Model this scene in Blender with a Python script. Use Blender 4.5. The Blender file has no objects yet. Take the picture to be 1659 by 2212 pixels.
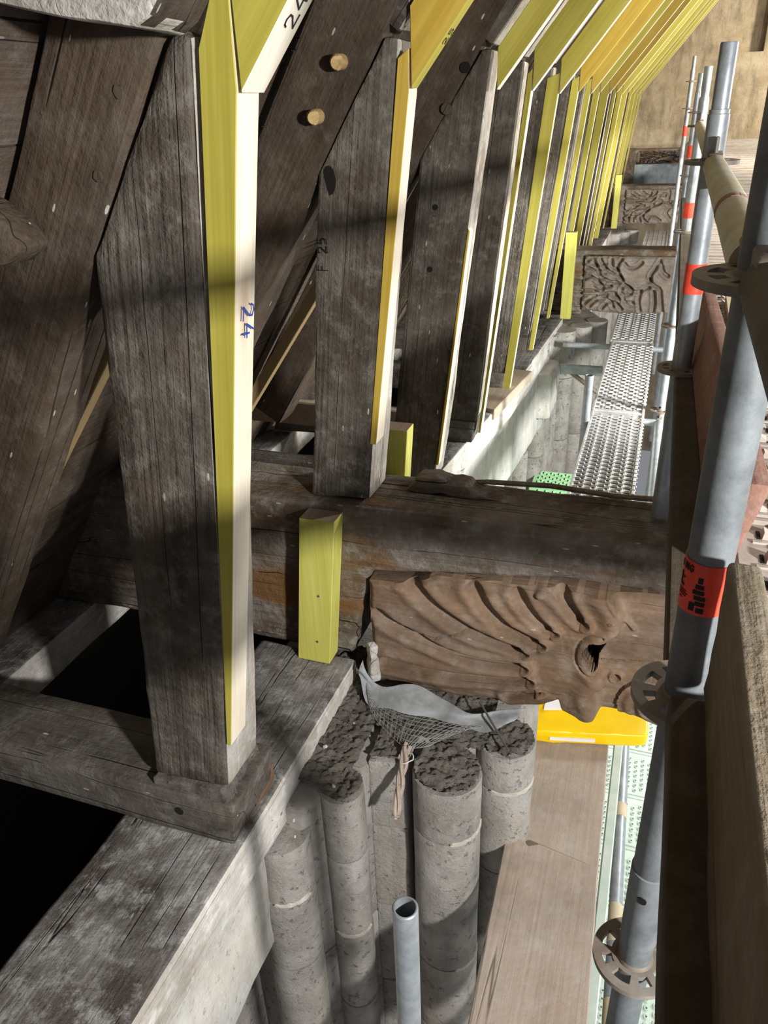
import bpy, bmesh, math, random
import numpy as np
from mathutils import Vector, Matrix, noise
random.seed(7)
S = bpy.context.scene
COL = S.collection

# ------------------------------------------------------------------ camera
# world frame: X = away from the wall into the nave, Y = along the eaves, Z = up; camera lens at the origin
R = ((0.94435143, 0.12239973, -0.30531736), (0.32684484, -0.4537139, 0.82904533), (-0.0370518, -0.88270154, -0.46847109))
cd = bpy.data.cameras.new('camera'); cam = bpy.data.objects.new('camera', cd); COL.objects.link(cam)
cd.sensor_fit = 'HORIZONTAL'; cd.sensor_width = 36.0; cd.lens = 36.0 * 1650 / 1659
cd.clip_start = 0.02; cd.clip_end = 100
cam.matrix_world = Matrix(((R[0][0], -R[0][1], -R[0][2], 0), (R[1][0], -R[1][1], -R[1][2], 0), (R[2][0], -R[2][1], -R[2][2], 0), (0, 0, 0, 1)))
S.camera = cam

# ------------------------------------------------------------------ light and exposure
S.view_settings.view_transform = 'Standard'; S.view_settings.look = 'None'
S.view_settings.gamma = 1.0; S.view_settings.use_curve_mapping = False
S.view_settings.exposure = 0.35
w = bpy.data.worlds.new('world'); S.world = w; w.use_nodes = True
w.node_tree.nodes['Background'].inputs[0].default_value = (0.92, 0.94, 1.0, 1)
w.node_tree.nodes['Background'].inputs[1].default_value = 0.20
def area(name, loc, target, watt, size, col=(1, 1, 1)):
    l = bpy.data.lights.new(name, 'AREA'); l.energy = watt; l.size = size; l.color = col
    o = bpy.data.objects.new(name, l); COL.objects.link(o); o.location = loc
    o.rotation_euler = (Vector(target) - Vector(loc)).to_track_quat('-Z', 'Y').to_euler()
    return o
# work lamps standing in the nave
area('work_lamp', (1.83, -0.5, 0.10), (-0.8, 1.6, -1.0), 125, 0.16, (1, 0.985, 0.96))
area('work_lamp', (1.9, 4.2, 0.35), (-0.8, 4.8, -0.6), 110, 0.25, (1, 0.96, 0.88))
area('work_lamp', (2.2, 8.6, 0.5), (-0.6, 9.4, -0.2), 150, 0.3, (1, 0.93, 0.80))
area('work_lamp', (2.6, 12.0, 0.9), (0.3, 14.2, 0.4), 110, 0.3, (1, 0.92, 0.78))
area('work_lamp', (1.35, 4.0, -1.15), (-0.8, 5.0, -1.8), 95, 0.3, (0.98, 1, 0.97))
area('work_lamp', (1.3, 9.0, -1.15), (-0.6, 10.5, -1.5), 80, 0.3, (1, 0.97, 0.92))  # unseen lamp added to brighten the third beam and far stone blocks
area('work_lamp', (1.6, 2.2, -2.2), (0.0, 2.4, -2.9), 12, 0.3, (0.97, 1, 0.96))

# ------------------------------------------------------------------ materials
MATS = {}
class NT:
    def __init__(s, name):
        s.m = bpy.data.materials.new(name); s.m.use_nodes = True; s.t = s.m.node_tree; s.b = s.t.nodes['Principled BSDF']
    def n(s, typ, **kw):
        x = s.t.nodes.new(typ)
        for k, v in kw.items():
            if k.startswith('i_'): x.inputs[int(k[2:])].default_value = v
            else: setattr(x, k, v)
        return x
    def l(s, a, b): s.t.links.new(a, b)
    def math(s, op, a, b=None, c=None, clamp=False):
        x = s.t.nodes.new('ShaderNodeMath'); x.operation = op; x.use_clamp = clamp
        for i, v in enumerate((a, b, c)):
            if v is None: continue
            if isinstance(v, (int, float)): x.inputs[i].default_value = v
            else: s.l(v, x.inputs[i])
        return x.outputs[0]
    def mix(s, f, a, b, mode='MIX'):
        x = s.t.nodes.new('ShaderNodeMix'); x.data_type = 'RGBA'; x.blend_type = mode
        for i, v in ((0, f), (6, a), (7, b)):
            if isinstance(v, (int, float)): x.inputs[i].default_value = v
            elif isinstance(v, tuple): x.inputs[i].default_value = v + (1,) if len(v) == 3 else v
            else: s.l(v, x.inputs[i])
        return x.outputs[2]
    def ramp(s, f, *stops):
        x = s.t.nodes.new('ShaderNodeValToRGB'); e = x.color_ramp.elements
        while len(e) < len(stops): e.new(0.5)
        for q, (p, c) in zip(e, stops):
            q.position = p; q.color = (c, c, c, 1) if isinstance(c, (int, float)) else tuple(c) + (1,)
        s.l(f, x.inputs[0]); return x.outputs[0]
    def noise(s, v, scale, detail=4, rough=0.55, dist=0.0):
        x = s.n('ShaderNodeTexNoise'); x.inputs['Scale'].default_value = scale; x.inputs['Detail'].default_value = detail
        x.inputs['Roughness'].default_value = rough; x.inputs['Distortion'].default_value = dist
        s.l(v, x.inputs['Vector']); return x.outputs['Fac']
    def coords(s):
        tc = s.n('ShaderNodeTexCoord'); oi = s.n('ShaderNodeObjectInfo')
        r = s.math('MULTIPLY', oi.outputs['Random'], 37.0)
        cb = s.n('ShaderNodeCombineXYZ'); s.l(r, cb.inputs[0]); s.l(r, cb.inputs[1]); s.l(r, cb.inputs[2])
        a = s.n('ShaderNodeVectorMath', operation='ADD'); s.l(tc.outputs['Object'], a.inputs[0]); s.l(cb.outputs[0], a.inputs[1])
        return a.outputs[0]
    def grain(s, P, g, st):
        g = Vector(g).normalized(); u = g.orthogonal().normalized(); v = g.cross(u)
        outs = []
        for d in (u, v, g):
            q = s.n('ShaderNodeVectorMath', operation='DOT_PRODUCT'); s.l(P, q.inputs[0]); q.inputs[1].default_value = d
            outs.append(q.outputs['Value'])
        def c(k):
            cb = s.n('ShaderNodeCombineXYZ'); s.l(outs[0], cb.inputs[0]); s.l(outs[1], cb.inputs[1]); s.l(s.math('MULTIPLY', outs[2], k), cb.inputs[2]); return cb.outputs[0]
        return [c(k) for k in st]
    def bump(s, h, strength, dist=0.01):
        x = s.n('ShaderNodeBump'); x.inputs['Strength'].default_value = strength; x.inputs['Distance'].default_value = dist
        s.l(h, x.inputs['Height']); s.l(x.outputs[0], s.b.inputs['Normal'])
    def fin(s, col, rough=0.8, spec=0.3, metal=0.0):
        if isinstance(col, tuple): s.b.inputs['Base Color'].default_value = col + (1,)
        else: s.l(col, s.b.inputs['Base Color'])
        if isinstance(rough, (int, float)): s.b.inputs['Roughness'].default_value = rough
        else: s.l(rough, s.b.inputs['Roughness'])
        s.b.inputs['Specular IOR Level'].default_value = spec; s.b.inputs['Metallic'].default_value = metal
        return s.m
def old_wood(name, g, dark, light, dust=(0.30, 0.29, 0.27), amt=0.5, crack=1.0, flecks=1.0, bump=0.7, rust=0.0, streak=(0.82, 1.14)):
    s = NT(name); P = s.coords(); a, b, c = s.grain(P, g, (0.28, 0.03, 0.012))
    n1 = s.noise(a, 7, 6, 0.6); col = s.ramp(n1, (0.3, dark), (0.7, light))
    n2 = s.noise(b, 75, 3, 0.5); st = s.ramp(n2, (0.25, streak[0]), (0.75, streak[1])); col = s.mix(1.0, col, st, 'MULTIPLY')
    n3 = s.noise(P, 4.2, 9, 0.68); f = s.math('MULTIPLY', s.ramp(n3, (0.40, 0.0), (0.70, 1.0)), amt); col = s.mix(f, col, dust)
    n8 = s.noise(P, 17, 8, 0.72); col = s.mix(s.math('MULTIPLY', s.ramp(n8, (0.50, 0.0), (0.66, 1.0)), min(1.0, amt * 1.1)), col, tuple(x * 1.05 for x in dust))
    n7 = s.noise(P, 2.3, 6, 0.7); col = s.mix(s.ramp(n7, (0.50, 0.0), (0.72, 0.55)), col, tuple(x * 0.55 for x in dark))
    if rust > 0:
        n6 = s.noise(a, 5, 5, 0.6); col = s.mix(s.math('MULTIPLY', s.ramp(n6, (0.52, 0.0), (0.66, 1.0)), rust), col, (0.17, 0.075, 0.018))
    n4 = s.noise(c, 10, 1.5, 0.5); k = s.ramp(s.math('ABSOLUTE', s.math('SUBTRACT', n4, 0.52)), (0.0, 1.0), (0.0045, 0.0))
    k = s.math('MULTIPLY', k, s.ramp(s.noise(P, 3.1, 2), (0.45, 0.0), (0.55, 1.0)))
    k = s.math('MULTIPLY', k, crack); col = s.mix(k, col, (0.006, 0.005, 0.004))
    vo = s.n('ShaderNodeTexVoronoi'); vo.inputs['Scale'].default_value = 55; s.l(a, vo.inputs['Vector'])
    sep = s.n('ShaderNodeSeparateColor'); s.l(vo.outputs['Color'], sep.inputs[0])
    fl = s.math('MULTIPLY', s.math('LESS_THAN', vo.outputs['Distance'], 0.16), s.math('GREATER_THAN', sep.outputs[0], 0.93))
    col = s.mix(s.math('MULTIPLY', fl, 0.75 * flecks), col, (0.5, 0.47, 0.42))
    n5 = s.noise(P, 60, 5, 0.65)
    h = s.math('ADD', s.math('MULTIPLY', n2, 0.5), s.math('SUBTRACT', s.math('MULTIPLY', n5, 0.5), s.math('MULTIPLY', k, 1.6)))
    h = s.math('ADD', h, s.math('MULTIPLY', n3, 0.6))
    s.bump(h, bump, 0.012)
    return s.fin(col, 0.82, 0.25)
def new_wood(name, g, c1, c2, knots=0.0, bump=0.15):
    s = NT(name); P = s.coords(); a, b, c = s.grain(P, g, (0.05, 0.02, 0.25))
    n1 = s.noise(a, 16, 3, 0.5, 0.6); n2 = s.noise(b, 120, 2, 0.5); n3 = s.noise(P, 5, 3)
    f = s.math('ADD', s.math('MULTIPLY', n1, 0.6), s.math('MULTIPLY', n2, 0.4))
    col = s.ramp(f, (0.36, c1), (0.62, c2))
    col = s.mix(s.ramp(n3, (0.35, 0.0), (0.75, 0.35)), col, tuple(x * 0.8 for x in c1))
    if knots:
        vo = s.n('ShaderNodeTexVoronoi'); vo.inputs['Scale'].default_value = 5.5; s.l(c, vo.inputs['Vector'])
        col = s.mix(s.math('MULTIPLY', s.ramp(vo.outputs['Distance'], (0.03, 1.0), (0.12, 0.0)), knots), col, (0.42, 0.24, 0.10))
    s.bump(f, bump, 0.004); return s.fin(col, 0.6, 0.3)
def stone(name, c1, c2, dark=(0.10, 0.09, 0.08), stain=0.35, scale=1.0, bump=0.5, pits=0.6):
    s = NT(name); P = s.coords(); a, = s.grain(P, (0, 0, 1), (0.22,))
    n1 = s.noise(P, 6 * scale, 10, 0.72); n2 = s.noise(a, 9 * scale, 8, 0.65); n3 = s.noise(P, 70 * scale, 6, 0.75); n4 = s.noise(P, 2.2 * scale, 5, 0.6)
    col = s.ramp(n1, (0.36, c1), (0.62, c2)); col = s.mix(s.math('MULTIPLY', s.ramp(n2, (0.48, 0.0), (0.70, 1.0)), stain), col, dark)
    col = s.mix(s.ramp(n4, (0.5, 0.0), (0.7, 0.35)), col, (c2[0] * 1.05, c2[1] * 0.95, c2[2] * 0.82))
    col = s.mix(s.ramp(n3, (0.58, 0.0), (0.74, 0.65)), col, tuple(min(1, x * 1.45) for x in c2))
    pit = s.ramp(s.noise(P, 38 * scale, 5, 0.7), (0.30, 1.0), (0.40, 0.0)); col = s.mix(s.math('MULTIPLY', pit, pits), col, dark)
    h = s.math('SUBTRACT', s.math('ADD', n1, s.math('MULTIPLY', n3, 0.8)), s.math('MULTIPLY', pit, 0.8))
    s.bump(h, bump, 0.014); return s.fin(col, 0.9, 0.2)
def steel(name, c1, c2, rough=0.42, metal=0.35, stain=None, amt=0.0):
    s = NT(name); P = s.coords(); n1 = s.noise(P, 14, 9, 0.7); n2 = s.noise(P, 90, 3)
    col = s.ramp(n1, (0.35, c1), (0.68, c2))
    if stain: col = s.mix(s.math('MULTIPLY', s.ramp(s.noise(P, 6, 6, 0.6), (0.48, 0.0), (0.62, 1.0)), amt), col, stain)
    s.bump(n2, 0.12, 0.003); return s.fin(col, rough, 0.5, metal)
def plain(name, c, rough=0.6, spec=0.3, metal=0.0, var=0.12, scale=9):
    s = NT(name); P = s.coords(); n1 = s.noise(P, scale, 5, 0.6)
    col = s.ramp(n1, (0.3, tuple(x * (1 - var) for x in c)), (0.7, tuple(min(1, x * (1 + var)) for x in c)))
    return s.fin(col, rough, spec, metal)

RD = Vector((0.537, 0, 0.843)); BD = Vector((0.63, 0, 0.777)); PD = Vector((0.12, 0, 0.99))
OAK_D, OAK_L = (0.036, 0.027, 0.019), (0.105, 0.084, 0.062)
M = {}
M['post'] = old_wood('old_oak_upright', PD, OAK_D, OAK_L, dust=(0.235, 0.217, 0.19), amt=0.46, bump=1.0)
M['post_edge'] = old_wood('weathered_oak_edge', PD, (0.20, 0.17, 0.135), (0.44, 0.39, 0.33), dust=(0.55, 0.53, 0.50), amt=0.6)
M['rafter'] = old_wood('old_oak_rafter', RD, (0.034, 0.022, 0.013), (0.090, 0.062, 0.040), dust=(0.18, 0.155, 0.13), amt=0.25)
M['brace'] = old_wood('old_oak_brace', BD, (0.036, 0.026, 0.019), (0.095, 0.075, 0.058), dust=(0.2, 0.18, 0.16), amt=0.3)
M['beam'] = old_wood('old_oak_beam', (1, 0, 0), (0.065, 0.043, 0.026), (0.19, 0.14, 0.098), dust=(0.36, 0.34, 0.31), amt=0.5, rust=0.85, bump=1.0, streak=(0.6, 1.3))
M['sole'] = old_wood('old_oak_sole', (1, 0, 0), (0.042, 0.033, 0.025), (0.125, 0.104, 0.084), dust=(0.25, 0.235, 0.21), amt=0.45)
M['plate'] = old_wood('old_oak_plate', (0, 1, 0), (0.05, 0.04, 0.032), (0.16, 0.14, 0.12), dust=(0.42, 0.41, 0.40), amt=0.8, crack=1.0)
M['plate_face'] = old_wood('limewashed_oak', (0, 1, 0), (0.30, 0.26, 0.21), (0.60, 0.56, 0.50), dust=(0.75, 0.74, 0.71), amt=0.7, crack=0.5, flecks=0)
M['carve'] = old_wood('carved_oak', (1, 0, 0), (0.105, 0.062, 0.036), (0.225, 0.140, 0.084), dust=(0.33, 0.28, 0.23), amt=0.35, crack=0.5, flecks=0.6, bump=0.35)
M['carve_far'] = old_wood('carved_oak_grey', (1, 0, 0), (0.15, 0.115, 0.09), (0.27, 0.215, 0.17), dust=(0.38, 0.34, 0.30), amt=0.4, crack=0.3, flecks=0.3, bump=0.3)
M['void'] = plain('unlit_void', (0.012, 0.010, 0.008), 0.95, 0.1)  # near-black colour stands in for the unlit depth of the attic
YEL1, YEL2 = (0.37, 0.315, 0.045), (0.50, 0.44, 0.085)
GOLD1, GOLD2 = (0.42, 0.275, 0.035), (0.55, 0.39, 0.07)
M['yel'] = new_wood('yellow_stained_pine', PD, YEL1, YEL2)
M['yel_up'] = new_wood('yellow_stained_pine_sloping', BD, YEL1, YEL2)
M['gold_up'] = new_wood('golden_stained_pine_sloping', BD, GOLD1, GOLD2)
M['gold'] = new_wood('golden_stained_pine', PD, GOLD1, GOLD2)
M['white'] = new_wood('planed_white_pine', PD, (0.70, 0.60, 0.45), (0.82, 0.75, 0.63), knots=0.5)
M['white_up'] = new_wood('planed_white_pine_sloping', BD, (0.70, 0.62, 0.50), (0.82, 0.77, 0.68), knots=0.3)
M['endgrain'] = new_wood('sawn_end_grain', (0, 1, 0), (0.24, 0.17, 0.12), (0.36, 0.27, 0.20))
M['block'] = new_wood('bright_yellow_pine', (0, 0, 1), (0.55, 0.52, 0.09), (0.70, 0.67, 0.17))
M['batten'] = new_wood('tan_batten', RD, (0.30, 0.20, 0.09), (0.42, 0.30, 0.15))
M['board_new'] = new_wood('beige_board', (0, 1, 0), (0.42, 0.33, 0.24), (0.55, 0.45, 0.35), bump=0.3)
M['scaf_board'] = old_wood('scaffold_board', (0, 1, 0), (0.36, 0.28, 0.215), (0.44, 0.35, 0.28), dust=(0.46, 0.42, 0.38), amt=0.4, streak=(0.9, 1.08), crack=0.6, flecks=0.2, bump=0.35)
M['toe'] = old_wood('weathered_toe_board', (0, 1, 0), (0.15, 0.115, 0.07), (0.27, 0.215, 0.145), dust=(0.34, 0.31, 0.26), amt=0.3, crack=0.4, flecks=0.1, bump=0.5)
M['toe_dark'] = old_wood('dark_platform_board', (0, 1, 0), (0.05, 0.036, 0.022), (0.09, 0.068, 0.045), amt=0.1, crack=0.2, flecks=0.1, bump=0.3)
M['toe_red'] = old_wood('red_toe_board', (0, 1, 0), (0.22, 0.10, 0.07), (0.32, 0.165, 0.12), dust=(0.45, 0.33, 0.28), amt=0.35, crack=0.2, flecks=0.5, bump=0.3)
M['stone'] = stone('grey_stone', (0.32, 0.295, 0.265), (0.52, 0.49, 0.45), bump=0.9, pits=0.3)
M['plaster'] = stone('limewashed_plaster', (0.50, 0.48, 0.44), (0.72, 0.70, 0.66), dark=(0.32, 0.29, 0.24), stain=0.5)
M['cream'] = stone('cream_mortar', (0.50, 0.45, 0.36), (0.66, 0.62, 0.54), scale=3.0)
M['mortar'] = stone('crumbly_mortar', (0.12, 0.102, 0.086), (0.36, 0.33, 0.295), scale=3.0, bump=1.0)
M['endwall'] = stone('ochre_plaster', (0.29, 0.225, 0.14), (0.44, 0.37, 0.26), dark=(0.12, 0.10, 0.075), stain=0.85, scale=0.7, pits=0.1)
M['niche'] = stone('niche_plaster', (0.30, 0.24, 0.15), (0.42, 0.34, 0.22), scale=0.5)
M['steel'] = steel('galvanised_tube', (0.24, 0.265, 0.285), (0.42, 0.45, 0.475))
M['steel_shaded'] = steel('shaded_grey_tube', (0.10, 0.11, 0.115), (0.21, 0.23, 0.24), 0.55, 0.15)  # colour darkened in place of the viewer's shadow on the nearest standard
M['steel_brown'] = steel('brown_dusty_tube', (0.07, 0.058, 0.042), (0.13, 0.11, 0.08), 0.7, 0.05)
M['steel_dark'] = steel('rusty_rosette_steel', (0.17, 0.145, 0.12), (0.30, 0.27, 0.23), 0.6, 0.2, (0.16, 0.08, 0.04), 0.4)
M['steel_tan'] = steel('dusty_tan_tube', (0.42, 0.38, 0.27), (0.58, 0.55, 0.45), 0.5, 0.2, (0.45, 0.33, 0.12), 0.6)
M['deck'] = steel('galvanised_deck', (0.50, 0.50, 0.50), (0.66, 0.66, 0.66), 0.45, 0.25, (0.34, 0.29, 0.24), 0.5)
M['deck_tan'] = steel('dusty_deck', (0.36, 0.32, 0.28), (0.52, 0.47, 0.42), 0.6, 0.15, (0.30, 0.24, 0.19), 0.6)
M['deck_green'] = steel('pale_green_deck', (0.50, 0.60, 0.52), (0.66, 0.74, 0.67), 0.5, 0.1)
M['green_net'] = plain('mint_green_deck', (0.42, 0.72, 0.40), 0.6)
M['red_tape'] = plain('red_tape', (0.80, 0.075, 0.04), 0.45, 0.4, var=0.25, scale=30)
M['black_ink'] = plain('black_ink', (0.012, 0.012, 0.014), 0.6)
M['blue_ink'] = plain('blue_ink', (0.03, 0.06, 0.35), 0.6)
M['bag'] = plain('yellow_plastic_bag', (0.95, 0.60, 0.0), 0.35, 0.5, var=0.06)
M['label'] = plain('white_label', (0.8, 0.8, 0.8), 0.5, var=0.04)
M['net'] = plain('grey_net', (0.36, 0.36, 0.35), 0.8)
M['fabric'] = plain('grey_fabric_strip', (0.30, 0.31, 0.32), 0.8, var=0.25, scale=25)
M['iron'] = plain('iron_nail', (0.10, 0.09, 0.08), 0.6)
M['hole'] = plain('dark_hollow', (0.008, 0.007, 0.006), 0.95)
M['bluesheet'] = steel('blue_grey_sheet', (0.12, 0.15, 0.17), (0.24, 0.27, 0.28), 0.5, 0.2)
M['copper'] = new_wood('fresh_cut_brown_wedge', (0, 1, 0), (0.16, 0.085, 0.045), (0.24, 0.13, 0.07))
M['tape_tan'] = plain('tan_tape', (0.52, 0.44, 0.30), 0.7)
M['ply'] = new_wood('plywood', (1, 0, 0), (0.55, 0.43, 0.28), (0.68, 0.56, 0.38))
M['roofboard'] = old_wood('roof_board', (0, 1, 0), (0.045, 0.030, 0.020), (0.12, 0.082, 0.055), amt=0.15, flecks=0.4)
M['peg'] = new_wood('oak_peg', (0, 1, 0), (0.30, 0.19, 0.07), (0.50, 0.36, 0.16))

# ------------------------------------------------------------------ helpers
def nth(k):
    w = ['first', 'second', 'third', 'fourth', 'fifth', 'sixth', 'seventh', 'eighth', 'ninth', 'tenth', 'eleventh', 'twelfth', 'thirteenth', 'fourteenth', 'fifteenth', 'sixteenth', 'seventeenth', 'eighteenth', 'nineteenth']
    if k < 20: return w[k - 1]
    t = {2: 'twent', 3: 'thirt', 4: 'fort'}[k // 10]
    return t + 'ieth' if k % 10 == 0 else t + 'y-' + w[k % 10 - 1]
def tag(o, label, cat, group=None):
    o['label'] = label; o['category'] = cat
    if group: o['group'] = group
    return o
def struct(o): o['kind'] = 'structure'; return o
def wloc(p):
    v = Vector((0, 0, 0))
    while p is not None: v += p.location; p = p.parent
    return v
def empty(name, loc):
    o = bpy.data.objects.new(name, None); o.empty_display_size = 0.1; o.location = loc; COL.objects.link(o); return o
def link(name, me, parent, base, mats, angle=35):
    for m in (mats if isinstance(mats, (list, tuple)) else [mats]): me.materials.append(M[m] if isinstance(m, str) else m)
    o = bpy.data.objects.new(name, me); COL.objects.link(o)
    if parent is not None: o.parent = parent; o.location = Vector(base) - wloc(parent)
    else: o.location = base
    if angle:
        me.polygons.foreach_set('use_smooth', [True] * len(me.polygons)); me.set_sharp_from_angle(angle=math.radians(angle))
    return o
def from_bm(name, bm, mats, parent=None, base=None, angle=35):
    if base is None:
        if parent is not None: base = wloc(parent)
        else:
            vs = [v.co for v in bm.verts]; n = len(vs)
            base = Vector((sum(v.x for v in vs) / n, sum(v.y for v in vs) / n, min(v.z for v in vs)))
    base = Vector(base)
    bmesh.ops.translate(bm, verts=bm.verts, vec=-base)
    bmesh.ops.recalc_face_normals(bm, faces=bm.faces)
    me = bpy.data.meshes.new(name); bm.to_mesh(me); bm.free()
    return link(name, me, parent, base, mats, angle)
def from_pd(name, V, F, mats, parent=None, base=None, angle=35, recalc=True):
    bm = bmesh.new(); vs = [bm.verts.new(v) for v in V]
    for f in F:
        try: bm.faces.new([vs[i] for i in f])
        except ValueError: pass
    if not recalc:
        pass
    return from_bm(name, bm, mats, parent, base, angle)
def add_prism(bm, poly, axis, a, b):
    """poly = list of 2-tuples in the two other axes (XZ for Y, YZ for X, XY for Z), extruded from a to b"""
    def P(p, t): return {'Y': (p[0], t, p[1]), 'X': (t, p[0], p[1]), 'Z': (p[0], p[1], t)}[axis]
    A = [bm.verts.new(P(p, a)) for p in poly]; B = [bm.verts.new(P(p, b)) for p in poly]; n = len(poly)
    fs = [bm.faces.new(A), bm.faces.new(B[::-1])]
    for i in range(n): fs.append(bm.faces.new((A[i], B[i], B[(i + 1) % n], A[(i + 1) % n])))
    return fs
def add_box(bm, x0, x1, y0, y1, z0, z1): return add_prism(bm, [(x0, y0), (x1, y0), (x1, y1), (x0, y1)], 'Z', z0, z1)
def bevel(bm, off, seg=1):
    bmesh.ops.recalc_face_normals(bm, faces=bm.faces)
    es = [e for e in bm.edges if len(e.link_faces) == 2 and e.calc_face_angle(0) > 0.5]
    bmesh.ops.bevel(bm, geom=es, offset=off, segments=seg, affect='EDGES', profile=0.5, clamp_overlap=True)
def slice_bm(bm, steps):
    for ax, st in enumerate(steps):
        if not st: continue
        lo = min(v.co[ax] for v in bm.verts); hi = max(v.co[ax] for v in bm.verts); n = int((hi - lo) / st)
        for i in range(1, n + 1):
            no = Vector((0, 0, 0)); no[ax] = 1; co = Vector((0, 0, 0)); co[ax] = lo + (hi - lo) * i / (n + 1)
            bmesh.ops.bisect_plane(bm, geom=bm.verts[:] + bm.edges[:] + bm.faces[:], plane_co=co, plane_no=no, dist=1e-5)
def rough(bm, amp, freq=5.0, seed=0, stretch=(1, 1, 1)):
    bm.normal_update(); o = Vector((seed * 3.7, seed * 1.9, seed * 5.3))
    for v in bm.verts:
        p = Vector((v.co.x * stretch[0], v.co.y * stretch[1], v.co.z * stretch[2])) * freq + o
        d = noise.noise(p) * amp + noise.noise(p * 3.1) * amp * 0.5 + noise.noise(p * 7.7) * amp * 0.25
        v.co += v.normal * d
def paint(o, rules, frame=None):
    """assign material slots by face normal: rules = [(slot, test(normal, centre))]"""
    for p in o.data.polygons:
        for s, t in rules:
            if t(p.normal, p.center): p.material_index = s; break
def timber(name, poly, y0, y1, mats, parent=None, base=None, bev=0.007, amp=0.004, steps=(0.09, 0, 0.09), seed=0, axis='Y', angle=40, stretch=(1, 1, 0.4)):
    bm = bmesh.new(); add_prism(bm, poly, axis, y0, y1)
    if bev: bevel(bm, bev, 2)
    slice_bm(bm, steps)
    if amp: rough(bm, amp, 5.0, seed, stretch)
    return from_bm(name, bm, mats, parent, base, angle)
def add_tube(bm, pts, r, n=12, closed_caps=True, r_list=None):
    pts = [Vector(p) for p in pts]; rings = []
    for i, p in enumerate(pts):
        d = (pts[min(i + 1, len(pts) - 1)] - pts[max(i - 1, 0)]).normalized(); u = d.orthogonal().normalized() if i == 0 else (u - d * u.dot(d)).normalized(); v = d.cross(u)
        rr = r_list[i] if r_list else r
        rings.append([bm.verts.new(p + (u * math.cos(2 * math.pi * k / n) + v * math.sin(2 * math.pi * k / n)) * rr) for k in range(n)])
    for a, b in zip(rings, rings[1:]):
        for k in range(n): bm.faces.new((a[k], a[(k + 1) % n], b[(k + 1) % n], b[k]))
    if closed_caps: bm.faces.new(rings[0][::-1]); bm.faces.new(rings[-1])
def tube(name, pts, r, mat, parent=None, base=None, n=16, r_list=None):
    bm = bmesh.new(); add_tube(bm, pts, r, n, True, r_list); return from_bm(name, bm, mat, parent, base)
def lathe_v(name, cx, cy, prof, mat, parent, n=24, hollow=False, angle=40):
    """vertical revolve; prof = [(r,z)...]"""
    V, F = [], []
    for r, z in prof:
        for k in range(n): V.append((cx + r * math.cos(2 * math.pi * k / n), cy + r * math.sin(2 * math.pi * k / n), z))
    for i in range(len(prof) - 1):
        for k in range(n): F.append((i * n + k, i * n + (k + 1) % n, (i + 1) * n + (k + 1) % n, (i + 1) * n + k))
    if not hollow: F.append(tuple(range(n))[::-1]); F.append(tuple((len(prof) - 1) * n + k for k in range(n)))
    return from_pd(name, V, F, mat, parent, None if parent else (cx, cy, prof[0][1]), angle)
DIG = {'2': [[(0, .75), (.1, .95), (.33, 1), (.55, .85), (.5, .6), (0, .02), (.62, 0)]], '4': [[(.38, 1), (0, .35), (.65, .38)], [(.48, .62), (.42, 0)]],
       '5': [[(.55, 1), (.1, 1), (.05, .55), (.35, .6), (.55, .4), (.45, .1), (0, 0)]], 'F': [[(0, 0), (0, 1), (.5, 1)], [(0, .55), (.4, .55)]], ' ': [],
       'I': [[(.1, 0), (.1, 1)]], 'N': [[(0, 0), (0, 1), (.55, 0), (.55, 1)]], 'G': [[(.6, .85), (.35, 1), (.05, .75), (.05, .25), (.35, 0), (.6, .2), (.6, .5), (.38, .5)]],
       '7': [[(0, 1), (.6, 1), (.2, 0)]]}
def lettering(name, text, org, d, up, h, wd, mat, parent, mapper=None):
    """handwritten strokes as thin raised ribbons; org = lower left corner, d = writing direction, up = glyph up"""
    d = Vector(d).normalized(); up = Vector(up).normalized(); nrm = d.cross(up); bm = bmesh.new(); x = 0
    for ch in text:
        for stroke in DIG[ch]:
            q = [Vector(((x + a * h), b * h, 0)) for a, b in stroke]
            for i, (a, b) in enumerate(zip(q, q[1:])):
                t = (b - a).normalized(); s = Vector((-t.y, t.x, 0)) * wd * 0.5; a2 = a - t * wd * 0.3; b2 = b + t * wd * 0.3
                vs = []
                for k in (0.0003, 0.0009):
                    for p in (a2 - s, b2 - s, b2 + s, a2 + s):
                        vs.append(bm.verts.new(mapper(p.x, p.y, k) if mapper else Vector(org) + d * p.x + up * p.y + nrm * k))
                for f in ((3, 2, 1, 0), (4, 5, 6, 7), (0, 1, 5, 4), (1, 2, 6, 5), (2, 3, 7, 6), (3, 0, 4, 7)): bm.faces.new([vs[j] for j in f])
        x += h * 0.85
    return from_bm(name, bm, mat, parent, None, 0)
def seg_dist(X, Z, pl):
    D = np.full(X.shape, 9.0); T = np.zeros(X.shape); tot = 0; n = len(pl) - 1
    for i in range(n):
        ax, az = pl[i]; bx, bz = pl[i + 1]; L2 = (bx - ax) ** 2 + (bz - az) ** 2 + 1e-12
        t = np.clip(((X - ax) * (bx - ax) + (Z - az) * (bz - az)) / L2, 0, 1)
        d = np.hypot(X - ax - t * (bx - ax), Z - az - t * (bz - az)); m = d < D
        D = np.where(m, d, D); T = np.where(m, (i + t) / n, T)
    return D, T
def inside(X, Z, poly):
    r = np.zeros(X.shape, bool); j = len(poly) - 1
    for i in range(len(poly)):
        xi, zi = poly[i]; xj, zj = poly[j]
        c = ((zi > Z) != (zj > Z)) & (X < (xj - xi) * (Z - zi) / (zj - zi + 1e-12) + xi); r ^= c; j = i
    return r
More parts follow.
